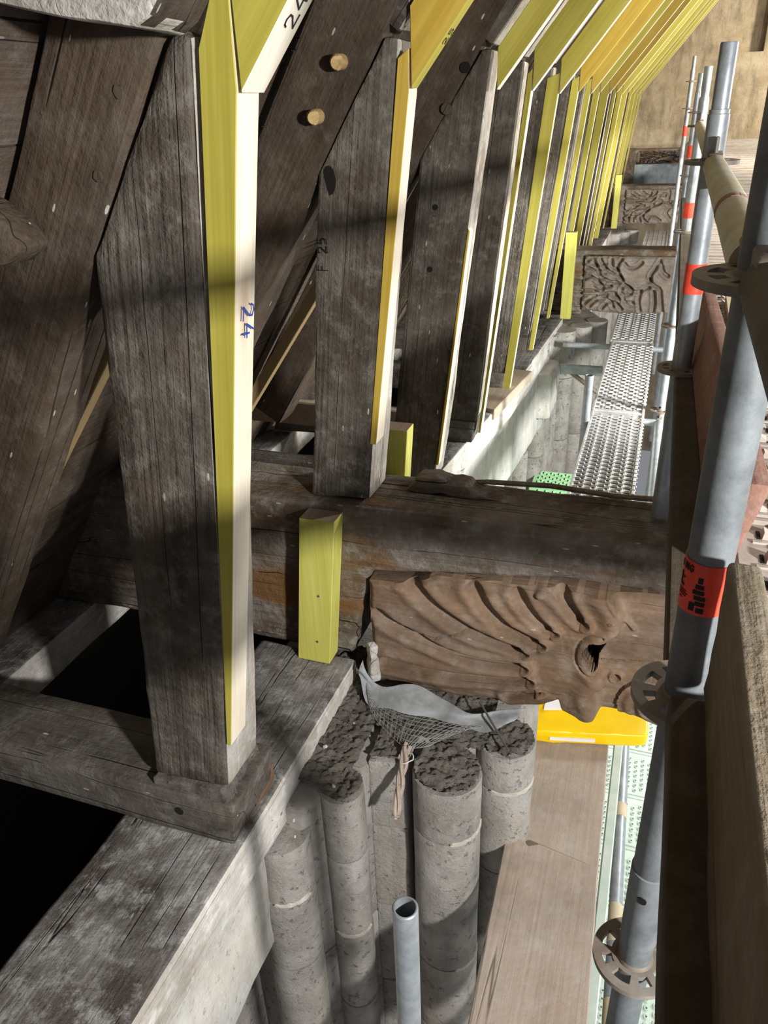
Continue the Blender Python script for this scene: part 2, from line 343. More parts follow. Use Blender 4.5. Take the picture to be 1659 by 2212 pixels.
def smooth_pl(pl, k=6):
    out = []
    for i in range(len(pl) - 1):
        p0 = pl[max(i - 1, 0)]; p1 = pl[i]; p2 = pl[i + 1]; p3 = pl[min(i + 2, len(pl) - 1)]
        for t in np.linspace(0, 1, k, endpoint=False):
            out.append(tuple(0.5 * ((2 * p1[c]) + (-p0[c] + p2[c]) * t + (2 * p0[c] - 5 * p1[c] + 4 * p2[c] - p3[c]) * t * t + (-p0[c] + 3 * p1[c] - 3 * p2[c] + p3[c]) * t ** 3) for c in (0, 1)))
    out.append(tuple(pl[-1])); return out
def relief(name, x0, x1, nx, nz, top, bot, yf, yb, hfun, mats, parent, hole=None):
    """carved block: front face (towards -Y) is a sculpted grid, the rest a plain solid; top/bot give the outline"""
    xs = np.linspace(x0, x1, nx); tz = np.interp(xs, [p[0] for p in top], [p[1] for p in top]); bz = np.interp(xs, [p[0] for p in bot], [p[1] for p in bot])
    T = np.linspace(0, 1, nz)[:, None]; X = np.repeat(xs[None, :], nz, 0); Z = tz[None, :] * (1 - T) + bz[None, :] * T
    H = hfun(X, Z); edge = np.minimum(np.minimum(T * (tz - bz)[None, :], (1 - T) * (tz - bz)[None, :]), np.minimum(X - x0, x1 - X))
    H = H - 0.014 * np.exp(-(edge / 0.010) ** 2)
    V = [(X[j, i], yf - H[j, i], Z[j, i]) for j in range(nz) for i in range(nx)]; n0 = len(V)
    V += [(X[j, i], yb, Z[j, i]) for j in (0, nz - 1) for i in range(nx)]
    F = [(j * nx + i, (j + 1) * nx + i, (j + 1) * nx + i + 1, j * nx + i + 1) for j in range(nz - 1) for i in range(nx - 1)]
    for i in range(nx - 1):
        F.append((i, i + 1, n0 + i + 1, n0 + i)); F.append(((nz - 1) * nx + i + 1, (nz - 1) * nx + i, n0 + nx + i, n0 + nx + i + 1)); F.append((n0 + i, n0 + i + 1, n0 + nx + i + 1, n0 + nx + i))
    F.append([j * nx for j in range(nz)] + [n0 + nx, n0]); F.append([j * nx + nx - 1 for j in range(nz)][::-1] + [n0 + nx - 1, n0 + 2 * nx - 1])
    o = from_pd(name, V, F, mats, parent, None, 60)
    if hole is not None:
        for p in o.data.polygons:
            c = p.center + Vector(wloc(o))
            if hole(c.x, c.z) and p.normal.y < 0.2 and len(p.vertices) == 4: p.material_index = 1
    return o

# ------------------------------------------------------------------ setting: stone wall, end wall, roof, dark attic
def wall_band(name, pts, x_back, z0, z1, mat):
    bm = bmesh.new(); poly = [(x, y) for x, y in pts] + [(x_back, pts[-1][1]), (x_back, pts[0][1])]
    add_prism(bm, poly, 'Z', z0, z1); bevel(bm, 0.012, 2); slice_bm(bm, (0, 0.1, 0.1)); rough(bm, 0.012, 3, 3)
    return struct(from_bm(name, bm, mat, None, None, 50))
wl = wall_band('wall_left', [(-1.04, -1.2), (-1.04, 14.3)], -1.5, -6.0, -2.28, 'stone')
trim = wall_band('trim_1', [(-0.885, -1.0), (-0.885, 1.42)], -1.3, -2.30, -1.86, 'plaster')
trim2 = wall_band('trim_2', [(-0.935, 2.72), (-0.93, 3.3), (-0.80, 5.2), (-0.745, 6.45)], -1.3, -2.32, -1.80, 'plaster')
trim3 = wall_band('trim_3', [(-0.77, 7.2), (-0.74, 11.5)], -1.3, -2.32, -1.80, 'plaster')
bm = bmesh.new()
for bx in ((-3.2, .70, 14.3, 14.6, -6, 5), (1.02, 4.2, 14.3, 14.6, -6, 5), (.70, 1.02, 14.3, 14.6, -6, .515), (.70, 1.02, 14.3, 14.6, 1.25, 5), (.70, 1.02, 14.56, 14.6, .515, 1.25)): add_box(bm, *bx)
slice_bm(bm, (0.25, 0, 0.25)); bmesh.ops.remove_doubles(bm, verts=bm.verts, dist=1e-4); rough(bm, 0.012, 2, 5)
ew = struct(from_bm('wall_back', bm, 'endwall'))
bm = bmesh.new(); add_box(bm, -3.4, -1.5, -2.5, 14.3, -2.75, -2.6)
struct(from_bm('floor', bm, 'void'))
bm = bmesh.new(); add_box(bm, -3.5, -3.4, -2.5, 14.3, -2.7, 0.2); struct(from_bm('wall_outer', bm, 'void'))
# roof boarding laid over the rafters, board by board
roof = struct(empty('ceiling', (-2.0, 6, -1.5)))
nrm = Vector((-0.843, 0, 0.537)); o0 = Vector((-0.744, 0, 0.109)) + nrm * 0.205
for k in range(20):
    c0 = o0 + RD * (-2.35 + k * 0.205); c1 = c0 + RD * 0.200; t = nrm * 0.025
    yy = -2.4
    for y1 in (1.6 + 0.7 * math.sin(k * 2.1), 6.0 + 1.2 * math.sin(k * 1.3), 14.28):
        bm = bmesh.new(); add_prism(bm, [(p.x, p.z) for p in (c0, c1, c1 + t, c0 + t)], 'Y', yy, y1 - 0.004); from_bm('board', bm, 'roofboard', roof); yy = y1

# ------------------------------------------------------------------ wall plates
def plate(name, pts, width, z0, z1, label, seed):
    bm = bmesh.new(); poly = pts + [(x - width, y) for x, y in pts[::-1]]
    add_prism(bm, poly, 'Z', z0, z1); bevel(bm, 0.012, 2); slice_bm(bm, (0.08, 0.08, 0.07)); rough(bm, 0.009, 4, seed, (1, 0.4, 1))
    o = from_bm(name, bm, ['plate', 'plate_face'], None, None, 45)
    paint(o, [(1, lambda n, c: n.x > 0.55)]); return tag(o, label, 'timber')
plate('wall_plate', [(-0.865, -1.2), (-0.862, 0.67), (-0.852, 1.1), (-0.838, 1.94)], 0.365, -1.86, -1.69, 'near wall plate, wide dark oak timber with pale limewashed edge under the front post', 1)
plate('wall_plate', [(-0.93, 2.24), (-0.925, 3.3), (-0.81, 4.6), (-0.735, 6.55)], 0.34, -1.80, -1.62, 'far wall plate with white limewashed edge beyond the big carved beam', 2)
plate('wall_plate', [(-0.76, 6.9), (-0.73, 11.6)], 0.34, -1.80, -1.62, 'short distant wall plate between the two far carved beams', 3)
plate('outer_plate', [(-1.96, -1.2), (-1.975, 4.0), (-1.9, 11.0)], 0.30, -1.86, -1.70, 'outer wall plate in the dark at the left, light front arris', 4)
# beige repair board let into the far plate under the thick yellow strip
bm = bmesh.new(); add_prism(bm, [(-0.83, 4.20), (-0.74, 4.98), (-0.97, 5.02), (-1.02, 4.26)], 'Z', -1.66, -1.595); bevel(bm, 0.003)
tag(from_bm('repair_board', bm, 'board_new'), 'beige new board let into the far wall plate', 'board')

# ------------------------------------------------------------------ tie beams with carved brackets
def tie_beam(name, x_left, x_right, y0, y1, z0, zt, label, big):
    t = empty(name, (-0.8, (y0 + y1) / 2, z0)); tag(t, label, 'beam')
    if big:
        up = [(x_left + 0.33, zt), (x_right, zt + 0.02), (x_right, -1.262), (-0.15, -1.262), (-0.775, -1.33), (-0.86, z0), (x_left, z0)]
    else: up = [(x_left + 0.33, zt), (x_right, zt), (x_right, zt - 0.045), (-0.60, zt - 0.05), (-0.60, z0), (x_left, z0)]
    bm = bmesh.new(); add_prism(bm, up, 'Y', y0, y1); bevel(bm, 0.018, 3); slice_bm(bm, (0.05, 0.05, 0.05) if big else (0.12, 0, 0.1)); rough(bm, 0.010, 5, 11, (0.35, 1, 1))
    from_bm('beam_body', bm, 'beam', t, None, 50)
    return t
tb = tie_beam('tie_beam', -2.18, 0.26, 1.96, 2.225, -1.69, -1.115, 'massive old tie beam across the middle with fluted carved bracket under its end', True)
# far side of the bracket behind its carved front
grooves = [([(-.626, -1.337), (-.576, -1.393), (-.501, -1.444), (-.427, -1.481), (-.359, -1.496), (-.269, -1.513)], .022, .020),
           ([(-.424, -1.314), (-.387, -1.378), (-.325, -1.437), (-.265, -1.461), (-.218, -1.476)], .020, .018),
           ([(-.29, -1.304), (-.259, -1.36), (-.21, -1.406), (-.181, -1.422)], .018, .016),
           ([(-.165, -1.282), (-.137, -1.329), (-.098, -1.373)], .022, .018),
           ([(-.746, -1.478), (-.688, -1.512), (-.61, -1.542), (-.514, -1.575), (-.406, -1.59), (-.266, -1.573)], .020, .018),
           ([(-.727, -1.672), (-.613, -1.677), (-.481, -1.67), (-.355, -1.652), (-.245, -1.622)], .020, .017),
           ([(-.303, -1.70), (-.255, -1.683), (-.213, -1.664)], .014, .012)]
grooves = [(smooth_pl(p), d, s) for p, d, s in grooves]
Scurve = smooth_pl([(-.038, -1.262), (-.004, -1.303), (.011, -1.347), (.011, -1.395), (-.018, -1.436), (-.041, -1.484), (-.042, -1.536), (-.02, -1.582), (-.01, -1.602), (-.028, -1.622), (-.046, -1.649), (-.034, -1.685), (-.014, -1.76)])
HOLE = smooth_pl([(-.020, -1.430), (-.060, -1.433), (-.082, -1.465), (-.084, -1.502), (-.068, -1.527), (-.042, -1.540), (-.040, -1.50), (-.035, -1.470), (-.020, -1.430)])
crack = [(-.662, -1.53), (-.59, -1.521), (-.552, -1.528), (-.495, -1.499), (-.415, -1.478)]
crack2 = [(-.088, -1.524), (-.01, -1.519), (.045, -1.51), (.15, -1.498)]
ridge = smooth_pl([(-.033, -1.275), (-.003, -1.316), (.022, -1.352), (.05, -1.387)])
def near_h(X, Z):
    H = 0.018 + 0.010 * np.sin((X + 0.75) * 3.2)
    for p, d, s in grooves:
        D, T = seg_dist(X, Z, p); wdt = s * (1.25 - 0.55 * T)
        H = H - 1.5 * d * np.exp(-(D / (1.05 * wdt)) ** 4) + 0.009 * np.exp(-((D - 1.9 * wdt) / (0.9 * wdt)) ** 2)
        e = p[-1]; de = np.hypot(X - e[0] - 0.012, Z - e[1]); H = H + 0.012 * np.exp(-((de - 0.017) / 0.007) ** 2) * (X > e[0] - 0.004)
    sx = np.interp(-Z, [-q[1] for q in Scurve], [q[0] for q in Scurve]); D, T = seg_dist(X, Z, Scurve); sg = np.where(X > sx, 1.0, -1.0) * D
    H = H + 0.020 * np.exp(-((sg + 0.03) / 0.03) ** 2) - 0.034 / (1 + np.exp(-sg / 0.004))
    D, _ = seg_dist(X, Z, ridge); H = H + 0.013 * np.exp(-(D / 0.007) ** 2)
    H = np.where(inside(X, Z, HOLE), -0.075, H)
    D, _ = seg_dist(X, Z, HOLE); ring = (X < -0.03) & ~inside(X, Z, HOLE); H = H - 0.010 * np.exp(-((D - 0.022) / 0.004) ** 2) * ring
    for c, ww in ((crack, 0.003), (crack2, 0.0025)):
        D, _ = seg_dist(X, Z, c); H = H - 0.018 * np.exp(-(D / ww) ** 2)
    r = np.hypot(X - 0.135, Z + 1.665); H = H + np.where((r < 0.105) & (sg > 0), 0.022 * (0.5 + 0.5 * np.cos(r / 0.105 * 5.5 * math.pi)) * (1 - r / 0.13) + 0.012, 0)
    r = np.hypot(X - 0.018, Z + 1.577); H = H - 0.016 * np.exp(-(r / 0.009) ** 2) + 0.012 * np.exp(-((r - 0.017) / 0.006) ** 2)
    r = np.hypot(X + 0.223, Z + 1.289); H = H + 0.020 * np.exp(-(r / 0.016) ** 4)
    q = np.vectorize(lambda a, b: noise.noise(Vector((a * 9, 0, b * 22))) * 0.004 + noise.noise(Vector((a * 40, 3, b * 90))) * 0.0012); return H + q(X, Z)
TOP = [(-.79, -1.360), (-.774, -1.353), (-.638, -1.337), (-.544, -1.293), (-.292, -1.272), (-.197, -1.268), (-.114, -1.272), (-.038, -1.278), (.131, -1.264), (.26, -1.262)]
BOT = [(-.79, -1.70), (-.76, -1.75), (-.745, -1.759), (-.467, -1.757), (-.352, -1.738), (-.289, -1.746), (-.197, -1.726), (-.145, -1.690), (-.132, -1.732), (-.075, -1.752), (-.035, -1.742), (-.014, -1.715), (.032, -1.716), (.083, -1.712), (.125, -1.73), (.181, -1.738), (.26, -1.735)]
relief('carved_bracket', -.775, .25, 300, 130, TOP, BOT, 1.945, 2.22, near_h, ['carve', 'hole'], tb, lambda x, z: bool(inside(np.array(x), np.array(z), HOLE)))
# torn bark strip and lath lying along the far top arris of the beam
bm = bmesh.new(); add_tube(bm, [(-.60, 2.17, -1.093), (-.45, 2.20, -1.083), (-.25, 2.20, -1.072), (-.05, 2.21, -1.088), (.2, 2.22, -1.082)], .009, 6)
tag(from_bm('lath_strip', bm, 'toe'), 'thin bent lath lying along the back edge of the big beam', 'lath')
bm = bmesh.new(); add_prism(bm, [(-.70, -1.10), (-.66, -1.055), (-.60, -1.045), (-.55, -1.06), (-.50, -1.058), (-.47, -1.085), (-.38, -1.10)], 'Y', 2.10, 2.19); bevel(bm, .01, 2); slice_bm(bm, (.03, .03, 0)); rough(bm, .01, 12, 3)
tag(from_bm('bark_chunk', bm, 'beam'), 'ragged dark piece of bark on top of the big beam', 'bark')

# smaller beams with mane-like carving, farther along the wall
def far_curves(px):
    return [smooth_pl([((x - 470) / 970, (y - 900) / 630) for x, y in c]) for c in px]
LION = far_curves([[(640, 930), (680, 1000), (740, 1060), (840, 1100), (900, 1150)], [(560, 970), (620, 1040), (660, 1130), (760, 1180), (880, 1190)], [(490, 1030), (580, 1060), (640, 1160), (700, 1240), (780, 1230)],
    [(480, 1160), (560, 1130), (640, 1200), (690, 1270)], [(470, 1300), (560, 1290), (660, 1320), (820, 1310), (900, 1400)], [(460, 1360), (600, 1350), (760, 1330), (880, 1370)], [(500, 1440), (600, 1370), (740, 1350)],
    [(560, 1480), (640, 1400), (760, 1390), (830, 1470)], [(700, 1500), (760, 1430), (850, 1420), (920, 1500)], [(500, 950), (560, 930), (610, 1000)], [(760, 930), (780, 1010), (840, 1050)],
    [(870, 930), (830, 1020), (880, 1120), (930, 1210), (1000, 1260), (1080, 1290), (1200, 1230)], [(900, 970), (950, 1020), (1030, 1015), (1090, 960)], [(1280, 930), (1240, 1020), (1200, 1100), (1220, 1190), (1300, 1240)],
    [(1290, 960), (1330, 1060), (1380, 1100)], [(900, 1260), (940, 1220), (1000, 1250), (1010, 1310), (950, 1340), (900, 1310)], [(920, 1360), (960, 1410), (1040, 1420)], [(940, 1420), (1000, 1460), (1080, 1450)],
    [(1110, 1290), (1100, 1400), (1125, 1510)], [(1250, 1280), (1270, 1400), (1270, 1520)], [(1320, 1260), (1345, 1400), (1370, 1525)]])
def far_h(x0, x1, z0, z1, flip, seed):
    def h(X, Z):
        U = (X - x0) / (x1 - x0); Vv = (z1 - Z) / (z1 - z0); asp = (x1 - x0) / (z1 - z0); H = np.full(X.shape, 0.03)
        if flip: Vv = 1 - Vv; U = np.clip(U * 0.9 + 0.06 * np.sin(Vv * 6), 0, 1)
        for c in LION:
            D, T = seg_dist(U * asp, Vv, [(a * asp, b) for a, b in c]); H = H - 0.030 * np.exp(-(D / 0.026) ** 2) + 0.012 * np.exp(-((D - 0.055) / 0.025) ** 2)
        for k in range(9):
            c = [(0.02 + 0.02 * k, 0.1 + 0.09 * k), (0.15, 0.16 + 0.085 * k), (0.25, 0.12 + 0.09 * k)]
            D, T = seg_dist(U * asp, Vv, [(a * asp, b) for a, b in smooth_pl(c)]); H = H - 0.018 * np.exp(-(D / 0.018) ** 2)
        D = np.hypot((U - (0.74 if not flip else 0.70)) * asp, Vv - (0.42 if not flip else 0.62)); H = H - 0.05 * np.exp(-(D / 0.055) ** 4)
        return H
    return h
def far_beam(yf, label, flip, xr, seed):
    t = tie_beam('tie_beam', -2.1, xr, yf, yf + 0.24, -1.62, -1.08, label, False)
    for ch in t.children: pass
    relief('carved_bracket', -.60, xr - 0.005, 150, 90, [(-.6, -1.13), (xr, -1.125)], [(-.6, -1.56), (-.3, -1.575), (xr, -1.555)], yf - 0.0, yf + 0.22, far_h(-.6, xr, -1.56, -1.13, flip, seed), ['carve_far'], t)
    return t
far_beam(6.62, 'second tie beam, leafy mane carving on its bracket, above the perforated walkway', False, 0.09, 1)
far_beam(11.8, 'third tie beam, small scrolled carving with a dark eye hole', True, 0.12, 2)
t = tie_beam('tie_beam', -1.6, 0.10, 13.85, 14.05, -1.30, -0.735, 'last dark carved beam against the ochre end wall', False)
relief('carved_bracket', -.55, .09, 90, 50, [(-.6, -.765), (.2, -.765)], [(-.6, -.94), (.2, -.95)], 13.84, 14.04, far_h(-.55, .09, -.94, -.765, True, 4), ['beam'], t)
bm = bmesh.new(); add_box(bm, -.60, .07, 13.3, 13.34, -1.20, -.92); bevel(bm, .006); slice_bm(bm, (.06, 0, .06)); rough(bm, .012, 6, 2)
tag(from_bm('metal_sheet', bm, 'bluesheet'), 'blue-grey metal sheet standing behind the third carved beam', 'sheet')

# ------------------------------------------------------------------ trusses: rafters, posts, braces, new strips
N24 = list(range(24, 40))
YS = {24: 1.149, 25: 2.0, 26: 3.0, 27: 3.75, 28: 4.60, 29: 5.48, 30: 6.22}
for i in range(31, 40): YS[i] = 6.90 + (i - 31) * 0.855
RIGHT = {24: (-.690, .104, -.868, -1.50), 25: (-.650, .142, -.782, -1.095), 26: (-.640, .160, -.855, -1.50)}
LEFTT = {24: (-.944, -.212, -1.094, -1.52), 25: (-.880, -.150, -.986, -1.105), 26: (-.902, -.180, -1.070, -1.50)}
ORD = {24: 'front', 25: 'second', 26: 'third', 27: 'fourth', 28: 'fifth', 29: 'sixth', 30: 'seventh'}
ORDW = ['eighth', 'ninth', 'tenth', 'eleventh', 'twelfth', 'thirteenth', 'fourteenth', 'fifteenth', 'sixteenth']
def far_txt(i): return ', ' + ORDW[i - 31] + ' from the front in the receding row'
for i in N24:
    y = YS[i]; far = i > 30
    xr, zt, xb, zb = RIGHT.get(i, (-.665, .15, -.850 + 0.01 * math.sin(i), -1.50)); xl, zl, xlb, zlb = LEFTT.get(i, (xr - .235, -.17, xb - .21, zb))
    if i in (31, 37): zb = zlb = -1.085; xb += .05; xlb += .05
    th = 0.155
    # ---- post
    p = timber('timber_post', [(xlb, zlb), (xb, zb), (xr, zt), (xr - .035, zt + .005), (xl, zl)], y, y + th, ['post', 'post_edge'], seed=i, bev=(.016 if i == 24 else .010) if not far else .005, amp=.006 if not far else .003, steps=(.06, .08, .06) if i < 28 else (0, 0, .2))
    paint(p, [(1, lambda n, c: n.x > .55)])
    lab = {24: 'front old oak post, widest and nearest, its foot whitened below a shadow line', 25: 'second old oak post, marked F25, standing on the big carved beam', 26: 'third old oak post, bare at the top with a short white strip at its foot'}
    if not far: tag(p, lab.get(i, ORD[i] + ' old oak post counting from the front' + (', on a short dark block' if i == 27 else '')), 'post', 'old timber posts')
    else: tag(p, 'old dark timber post' + far_txt(i), 'post', 'old timber posts')
    # ---- rafter
    if i < 30:
        ax, az = (-.744, .109) if i == 24 else (-.690, .150); A = Vector((ax, 0, az)) - RD * 1.72; B = Vector((ax, 0, az)) + RD * 0.95; t = nrm * 0.185
        r = timber('rafter', [(q.x, q.z) for q in (A, B, B + t, A + t)], y + .004, y + th - .004, 'rafter', seed=i + 40, steps=(.07, .08, .07) if i < 27 else (.2, 0, .2), amp=.005)
        tag(r, {24: 'front rafter, dark brown, sloping behind the nearest post at the left edge', 25: 'second rafter with two pale oak pegs near its foot joint'}.get(i, ORD[i] + ' sloping rafter behind the ' + ORD[i] + ' post'), 'rafter', 'old rafters')
        if i == 25:
            for (px, pz) in ((-.801, .101), (-.872, -.014)):
                bm = bmesh.new(); add_tube(bm, [(px + .006, y - .038, pz - .004), (px + .004, y - .034, pz - .003), (px, y + .03, pz)], .018, 14, True, [.0145, .018, .018]); rough(bm, .0015, 40, 2); from_bm('peg', bm, 'peg', r)
        if i == 26:
            bm = bmesh.new(); add_tube(bm, [(-.80, y - .012, -.015), (-.80, y + .02, -.015)], .019, 14); from_bm('peg', bm, 'rafter', r)
            bm = bmesh.new(); add_tube(bm, [(-.735, y - .002, .11), (-.735, y + .02, .11)], .018, 14); from_bm('peg', bm, 'hole', r)
        if i == 24:
            for (px, pz) in ((-.835, .035), (-.905, -.085)):
                bm = bmesh.new(); add_tube(bm, [(px, y - .001, pz), (px, y + .02, pz)], .009, 12); rough(bm, .003, 60, 2); from_bm('knot', bm, 'toe_dark', r)
    # ---- old curved brace above the post
    if 25 <= i <= 33:
        A = Vector((xr - .005, 0, zt + .012)); t = Vector((-.777, 0, .63)) * .17; B = A + BD * 2.5
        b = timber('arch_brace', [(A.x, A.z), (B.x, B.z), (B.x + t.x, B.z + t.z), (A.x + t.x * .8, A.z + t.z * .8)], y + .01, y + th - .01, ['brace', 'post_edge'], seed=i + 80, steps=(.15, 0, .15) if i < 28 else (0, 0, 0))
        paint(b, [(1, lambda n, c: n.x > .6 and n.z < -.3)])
        tag(b, ('old oak brace rising from the ' + ORD[i] + ' post') if not far else 'old dark brace sloping up' + far_txt(i), 'brace', 'old braces')
        if i in (25, 26):
            q = A + BD * .04 + t * .55; u = BD * .075; v = t * .28
            bm = bmesh.new(); add_prism(bm, [(k.x, k.z) for k in (q - v, q + u - v, q + u + v, q + v)], 'Y', y + .0085, y + .05); from_bm('mortise', bm, 'hole', b)
    # ---- new furring strip up the post
    T = {24: .056, 25: .026, 27: .016, 28: .060, 29: .040, 30: .030}.get(i, .022 + .02 * (i % 3))
    W_ = {24: .073, 25: .070, 26: .05, 27: .06, 28: .045, 29: .05}.get(i, .05)
    mat = 'gold' if i in (25,) else 'yel'
    if i != 26:
        zf = {24: -1.345, 25: -.90, 27: -1.56, 28: -1.595, 29: -1.60}.get(i, -1.55 if i not in (31, 37) else -1.085)
        xf = {24: -.840, 25: -.752}.get(i, -.627 - .1165 * (.03 - zf)); xt = -.627
        pr = lambda z: xr + (xb - xr) * (zt - z) / (zt - zb)
        poly = [(min(pr(zf) - .002, xf - .006) if i != 24 else xf - .012, zf), (xf, zf), (xt, .03), (xt + .004, .145), (xt - T * .5, .145), (xt - T, .085)]
        if i != 24: poly = [(xf - max(.008, T * .75), zf), (xf, zf), (xt, .03), (xt + .002, .12), (xt - T, .10)]
        y0 = y - (.004 if i != 24 else .001); bm = bmesh.new(); add_prism(bm, poly, 'Y', y0, y0 + W_); bevel(bm, .0015); slice_bm(bm, (0, 0, .15))
        s = from_bm('furring_strip', bm, [mat, 'white', 'endgrain'], None, None, 30)
        paint(s, [(1, lambda n, c: n.x > .75), (2, lambda n, c: n.z < -.8)])
        lab = {24: 'front wedge-shaped new strip, yellow side and white face with blue 24 written on it', 25: 'narrow new strip with white face on the second post marked F25', 27: 'fourth new strip, thin yellow side and bright white edge', 28: 'fifth new strip with the broad yellow side, standing on the beige board', 29: 'sixth new strip, ending just before the second carved beam', 30: 'seventh new strip, beside the short far yellow block'}
        tag(s, lab.get(i, 'slim new yellow strip' + far_txt(i)), 'strip', 'new furring strips')
        if i == 24:
            n_ = Vector((.99, 0, -.15)); dd = Vector((-.15, 0, -.99))
            lettering('ink_number', '24', (-.671, 1.166, -.295), dd, (0, 1, 0), .038, .0035, 'blue_ink', s, None)
    else:
        bm = bmesh.new(); add_prism(bm, [(-.848, -1.42), (-.836, -1.42), (-.708, -.43), (-.716, -.42)], 'Y', y - .004, y + .045); bevel(bm, .0015)
        s = from_bm('furring_strip', bm, ['gold', 'white'], None, None, 30); paint(s, [(1, lambda n, c: n.x > .75)])
        tag(s, 'short pale strip let into the lower half of the third post', 'strip', 'new furring strips')
    # ---- new sloping plank above
    dep = {24: .105, 25: .105, 26: .080, 27: .10, 28: .10}.get(i, .10); wd = {24: .074, 25: .048, 26: .05}.get(i, .045)
    A = Vector((-.620, 0, .030 + (.012 if i == 26 else 0) + .006 * math.sin(i * 3.1))); up = dep / .63; B = A + BD * 2.75; t = Vector((-.777, 0, .63)) * dep
    y0 = y - (.006 if i != 24 else .001); bm = bmesh.new(); add_prism(bm, [(A.x, A.z), (B.x, B.z), (B.x + t.x, B.z + t.z), (A.x, A.z + up)], 'Y', y0, y0 + wd); bevel(bm, .0015); slice_bm(bm, (.25, 0, 0))
    mt = 'gold_up' if i in (25, 29, 30, 32, 33) else 'yel_up'
    pk = from_bm('sloping_plank', bm, [mt, 'white_up' if i not in (25, 29) else 'yel_up'], None, None, 30)
    paint(pk, [(1, lambda n, c: n.z < -.4 and n.x > .4)])
    lab = {24: 'front sloping new plank with broad white underside, number 24 written on it', 25: 'second sloping new plank, golden yellow, number 25 written on its edge', 26: 'third sloping new plank, olive yellow with white edge'}
    tag(pk, lab.get(i, (ORD[i] + ' sloping new yellow plank counting from the front') if not far else 'sloping new yellow plank' + far_txt(i)), 'plank', 'new sloping planks')
    un = Vector((.777, 0, -.63))
    if i == 24: lettering('ink_number', '24', A + BD * .105 + un * .0002 + Vector((0, y0 + .055, 0)), BD, Vector((0, -1, 0)), .032, .003, 'black_ink', pk)
    if i == 25: lettering('ink_number', '25', A + BD * .115 + un * .0002 + Vector((0, y0 + .038, 0)), BD, Vector((0, -1, 0)), .026, .0022, 'black_ink', pk)
    if i == 25:
        lettering('pencil_letter', 'F', (-.868, y - .0085, -.392), (0, 0, 1), (-1, 0, 0), .027, .0026, 'black_ink', p); lettering('pencil_number', '25', (-.866, y - .0085, -.346), (0, 0, 1), (-1, 0, 0), .027, .0026, 'black_ink', p)
        bm = bmesh.new(); vs = []
        add_tube(bm, [(-.850, y - .002, -.165), (-.848, y + .03, -.165)], .024, 16); bmesh.ops.scale(bm, verts=bm.verts, vec=(.8, 1, 1.5), space=Matrix.Translation((.85, 0, .165)))
        from_bm('knot_hole', bm, 'hole', p)
    if i == 26:
        for (hx, hz) in ((-.845, -.345), (-.868, -.575)):
            bm = bmesh.new(); add_tube(bm, [(hx, y - .004, hz), (hx, y + .03, hz)], .011, 12); from_bm('peg_hole', bm, 'hole', p)
    # ---- sole piece under the post foot
    if i in (24, 26, 27, 28, 29):
        sx = xb + (.012 if i == 24 else -.002)
        y0 = y - .018 if i == 24 else y - .01; y1 = y + (.205 if i == 24 else .15)
        zz = -1.545 if i == 24 else -1.50
        so = timber('sole_piece', [(-2.05, -1.70 if i == 24 else -1.66), (sx - .015, -1.685 if i == 24 else -1.62), (sx, zz), (-2.0, zz - .015)], y0, y1, 'sole', seed=i + 120, steps=(.06, .07, .06), amp=.008, stretch=(.4, 1, 1))
        tag(so, ('front' if i == 24 else ORD[i]) + ' sole piece, short cross timber under the ' + ('nearest post at lower left' if i == 24 else ORD[i] + ' post'), 'timber', 'sole pieces')
        if i == 24:
            bm = bmesh.new(); add_tube(bm, [(-1.02, y0 - .006, -1.606), (-1.02, y0 + .03, -1.606)], .013, 12); from_bm('peg_hole', bm, 'hole', so)
# packing mortar and wedge at the foot of the front post
bm = bmesh.new(); add_prism(bm, [(-1.10, -1.552), (-.876, -1.548), (-.885, -1.502), (-1.095, -1.522)], 'Y', 1.140, 1.32); bevel(bm, .006, 2); slice_bm(bm, (.015, .02, 0)); rough(bm, .012, 25, 4)
tag(from_bm('mortar_bed', bm, 'mortar'), 'dark crumbly mortar packed under the foot of the front post', 'mortar')
bm = bmesh.new(); add_prism(bm, [(-.882, 1.19), (-.872, 1.20), (-.872, 1.37), (-.93, 1.40)], 'Z', -1.69, -1.635); bevel(bm, .003)
tag(from_bm('wooden_wedge', bm, 'copper'), 'reddish brown wedge beside the foot of the front post', 'wedge')
# battens seen between the rafters
for k, (y0, poly, lab) in enumerate(((1.36, [(-1.80, -1.250), (-.95, -.175), (-.95, -.238), (-1.80, -1.320)], 'tan batten running beside the front rafter at the left'), (2.38, [(-1.7, -1.41), (-1.0, -.445), (-1.0, -.385), (-1.7, -1.34)], 'tan batten beside the second rafter, left of the post marked F25'))):
    bm = bmesh.new(); add_prism(bm, poly, 'Y', y0, y0 + .04); bevel(bm, .002)
    tag(from_bm('batten', bm, 'batten'), lab, 'batten', 'battens beside the rafters')
# pale timber end above the front post and a rounded timber end at the left edge
t_ = timber('collar_stub', [(-1.25, .215), (-.70, .102), (-.672, .115), (-.60, .19), (-.60, .5), (-1.25, .5)], 1.02, 1.142, ['plate_face', 'brace'], seed=200, steps=(.05, .05, .05), amp=.006)
paint(t_, [(1, lambda n, c: n.x > .4)])
tag(t_, 'pale limewashed timber end above the front post at the top left corner', 'timber')
bm = bmesh.new(); add_prism(bm, [(-1.6, -.10), (-1.10, -.112), (-1.045, -.15), (-1.018, -.19), (-1.06, -.218), (-1.13, -.228), (-1.6, -.24)], 'Y', 1.06, 1.14); bevel(bm, .012, 2); slice_bm(bm, (.06, 0, .05)); rough(bm, .004, 8, 5)
tag(from_bm('timber_stub', bm, 'rafter'), 'rounded grey timber end sticking in at the left edge', 'timber')
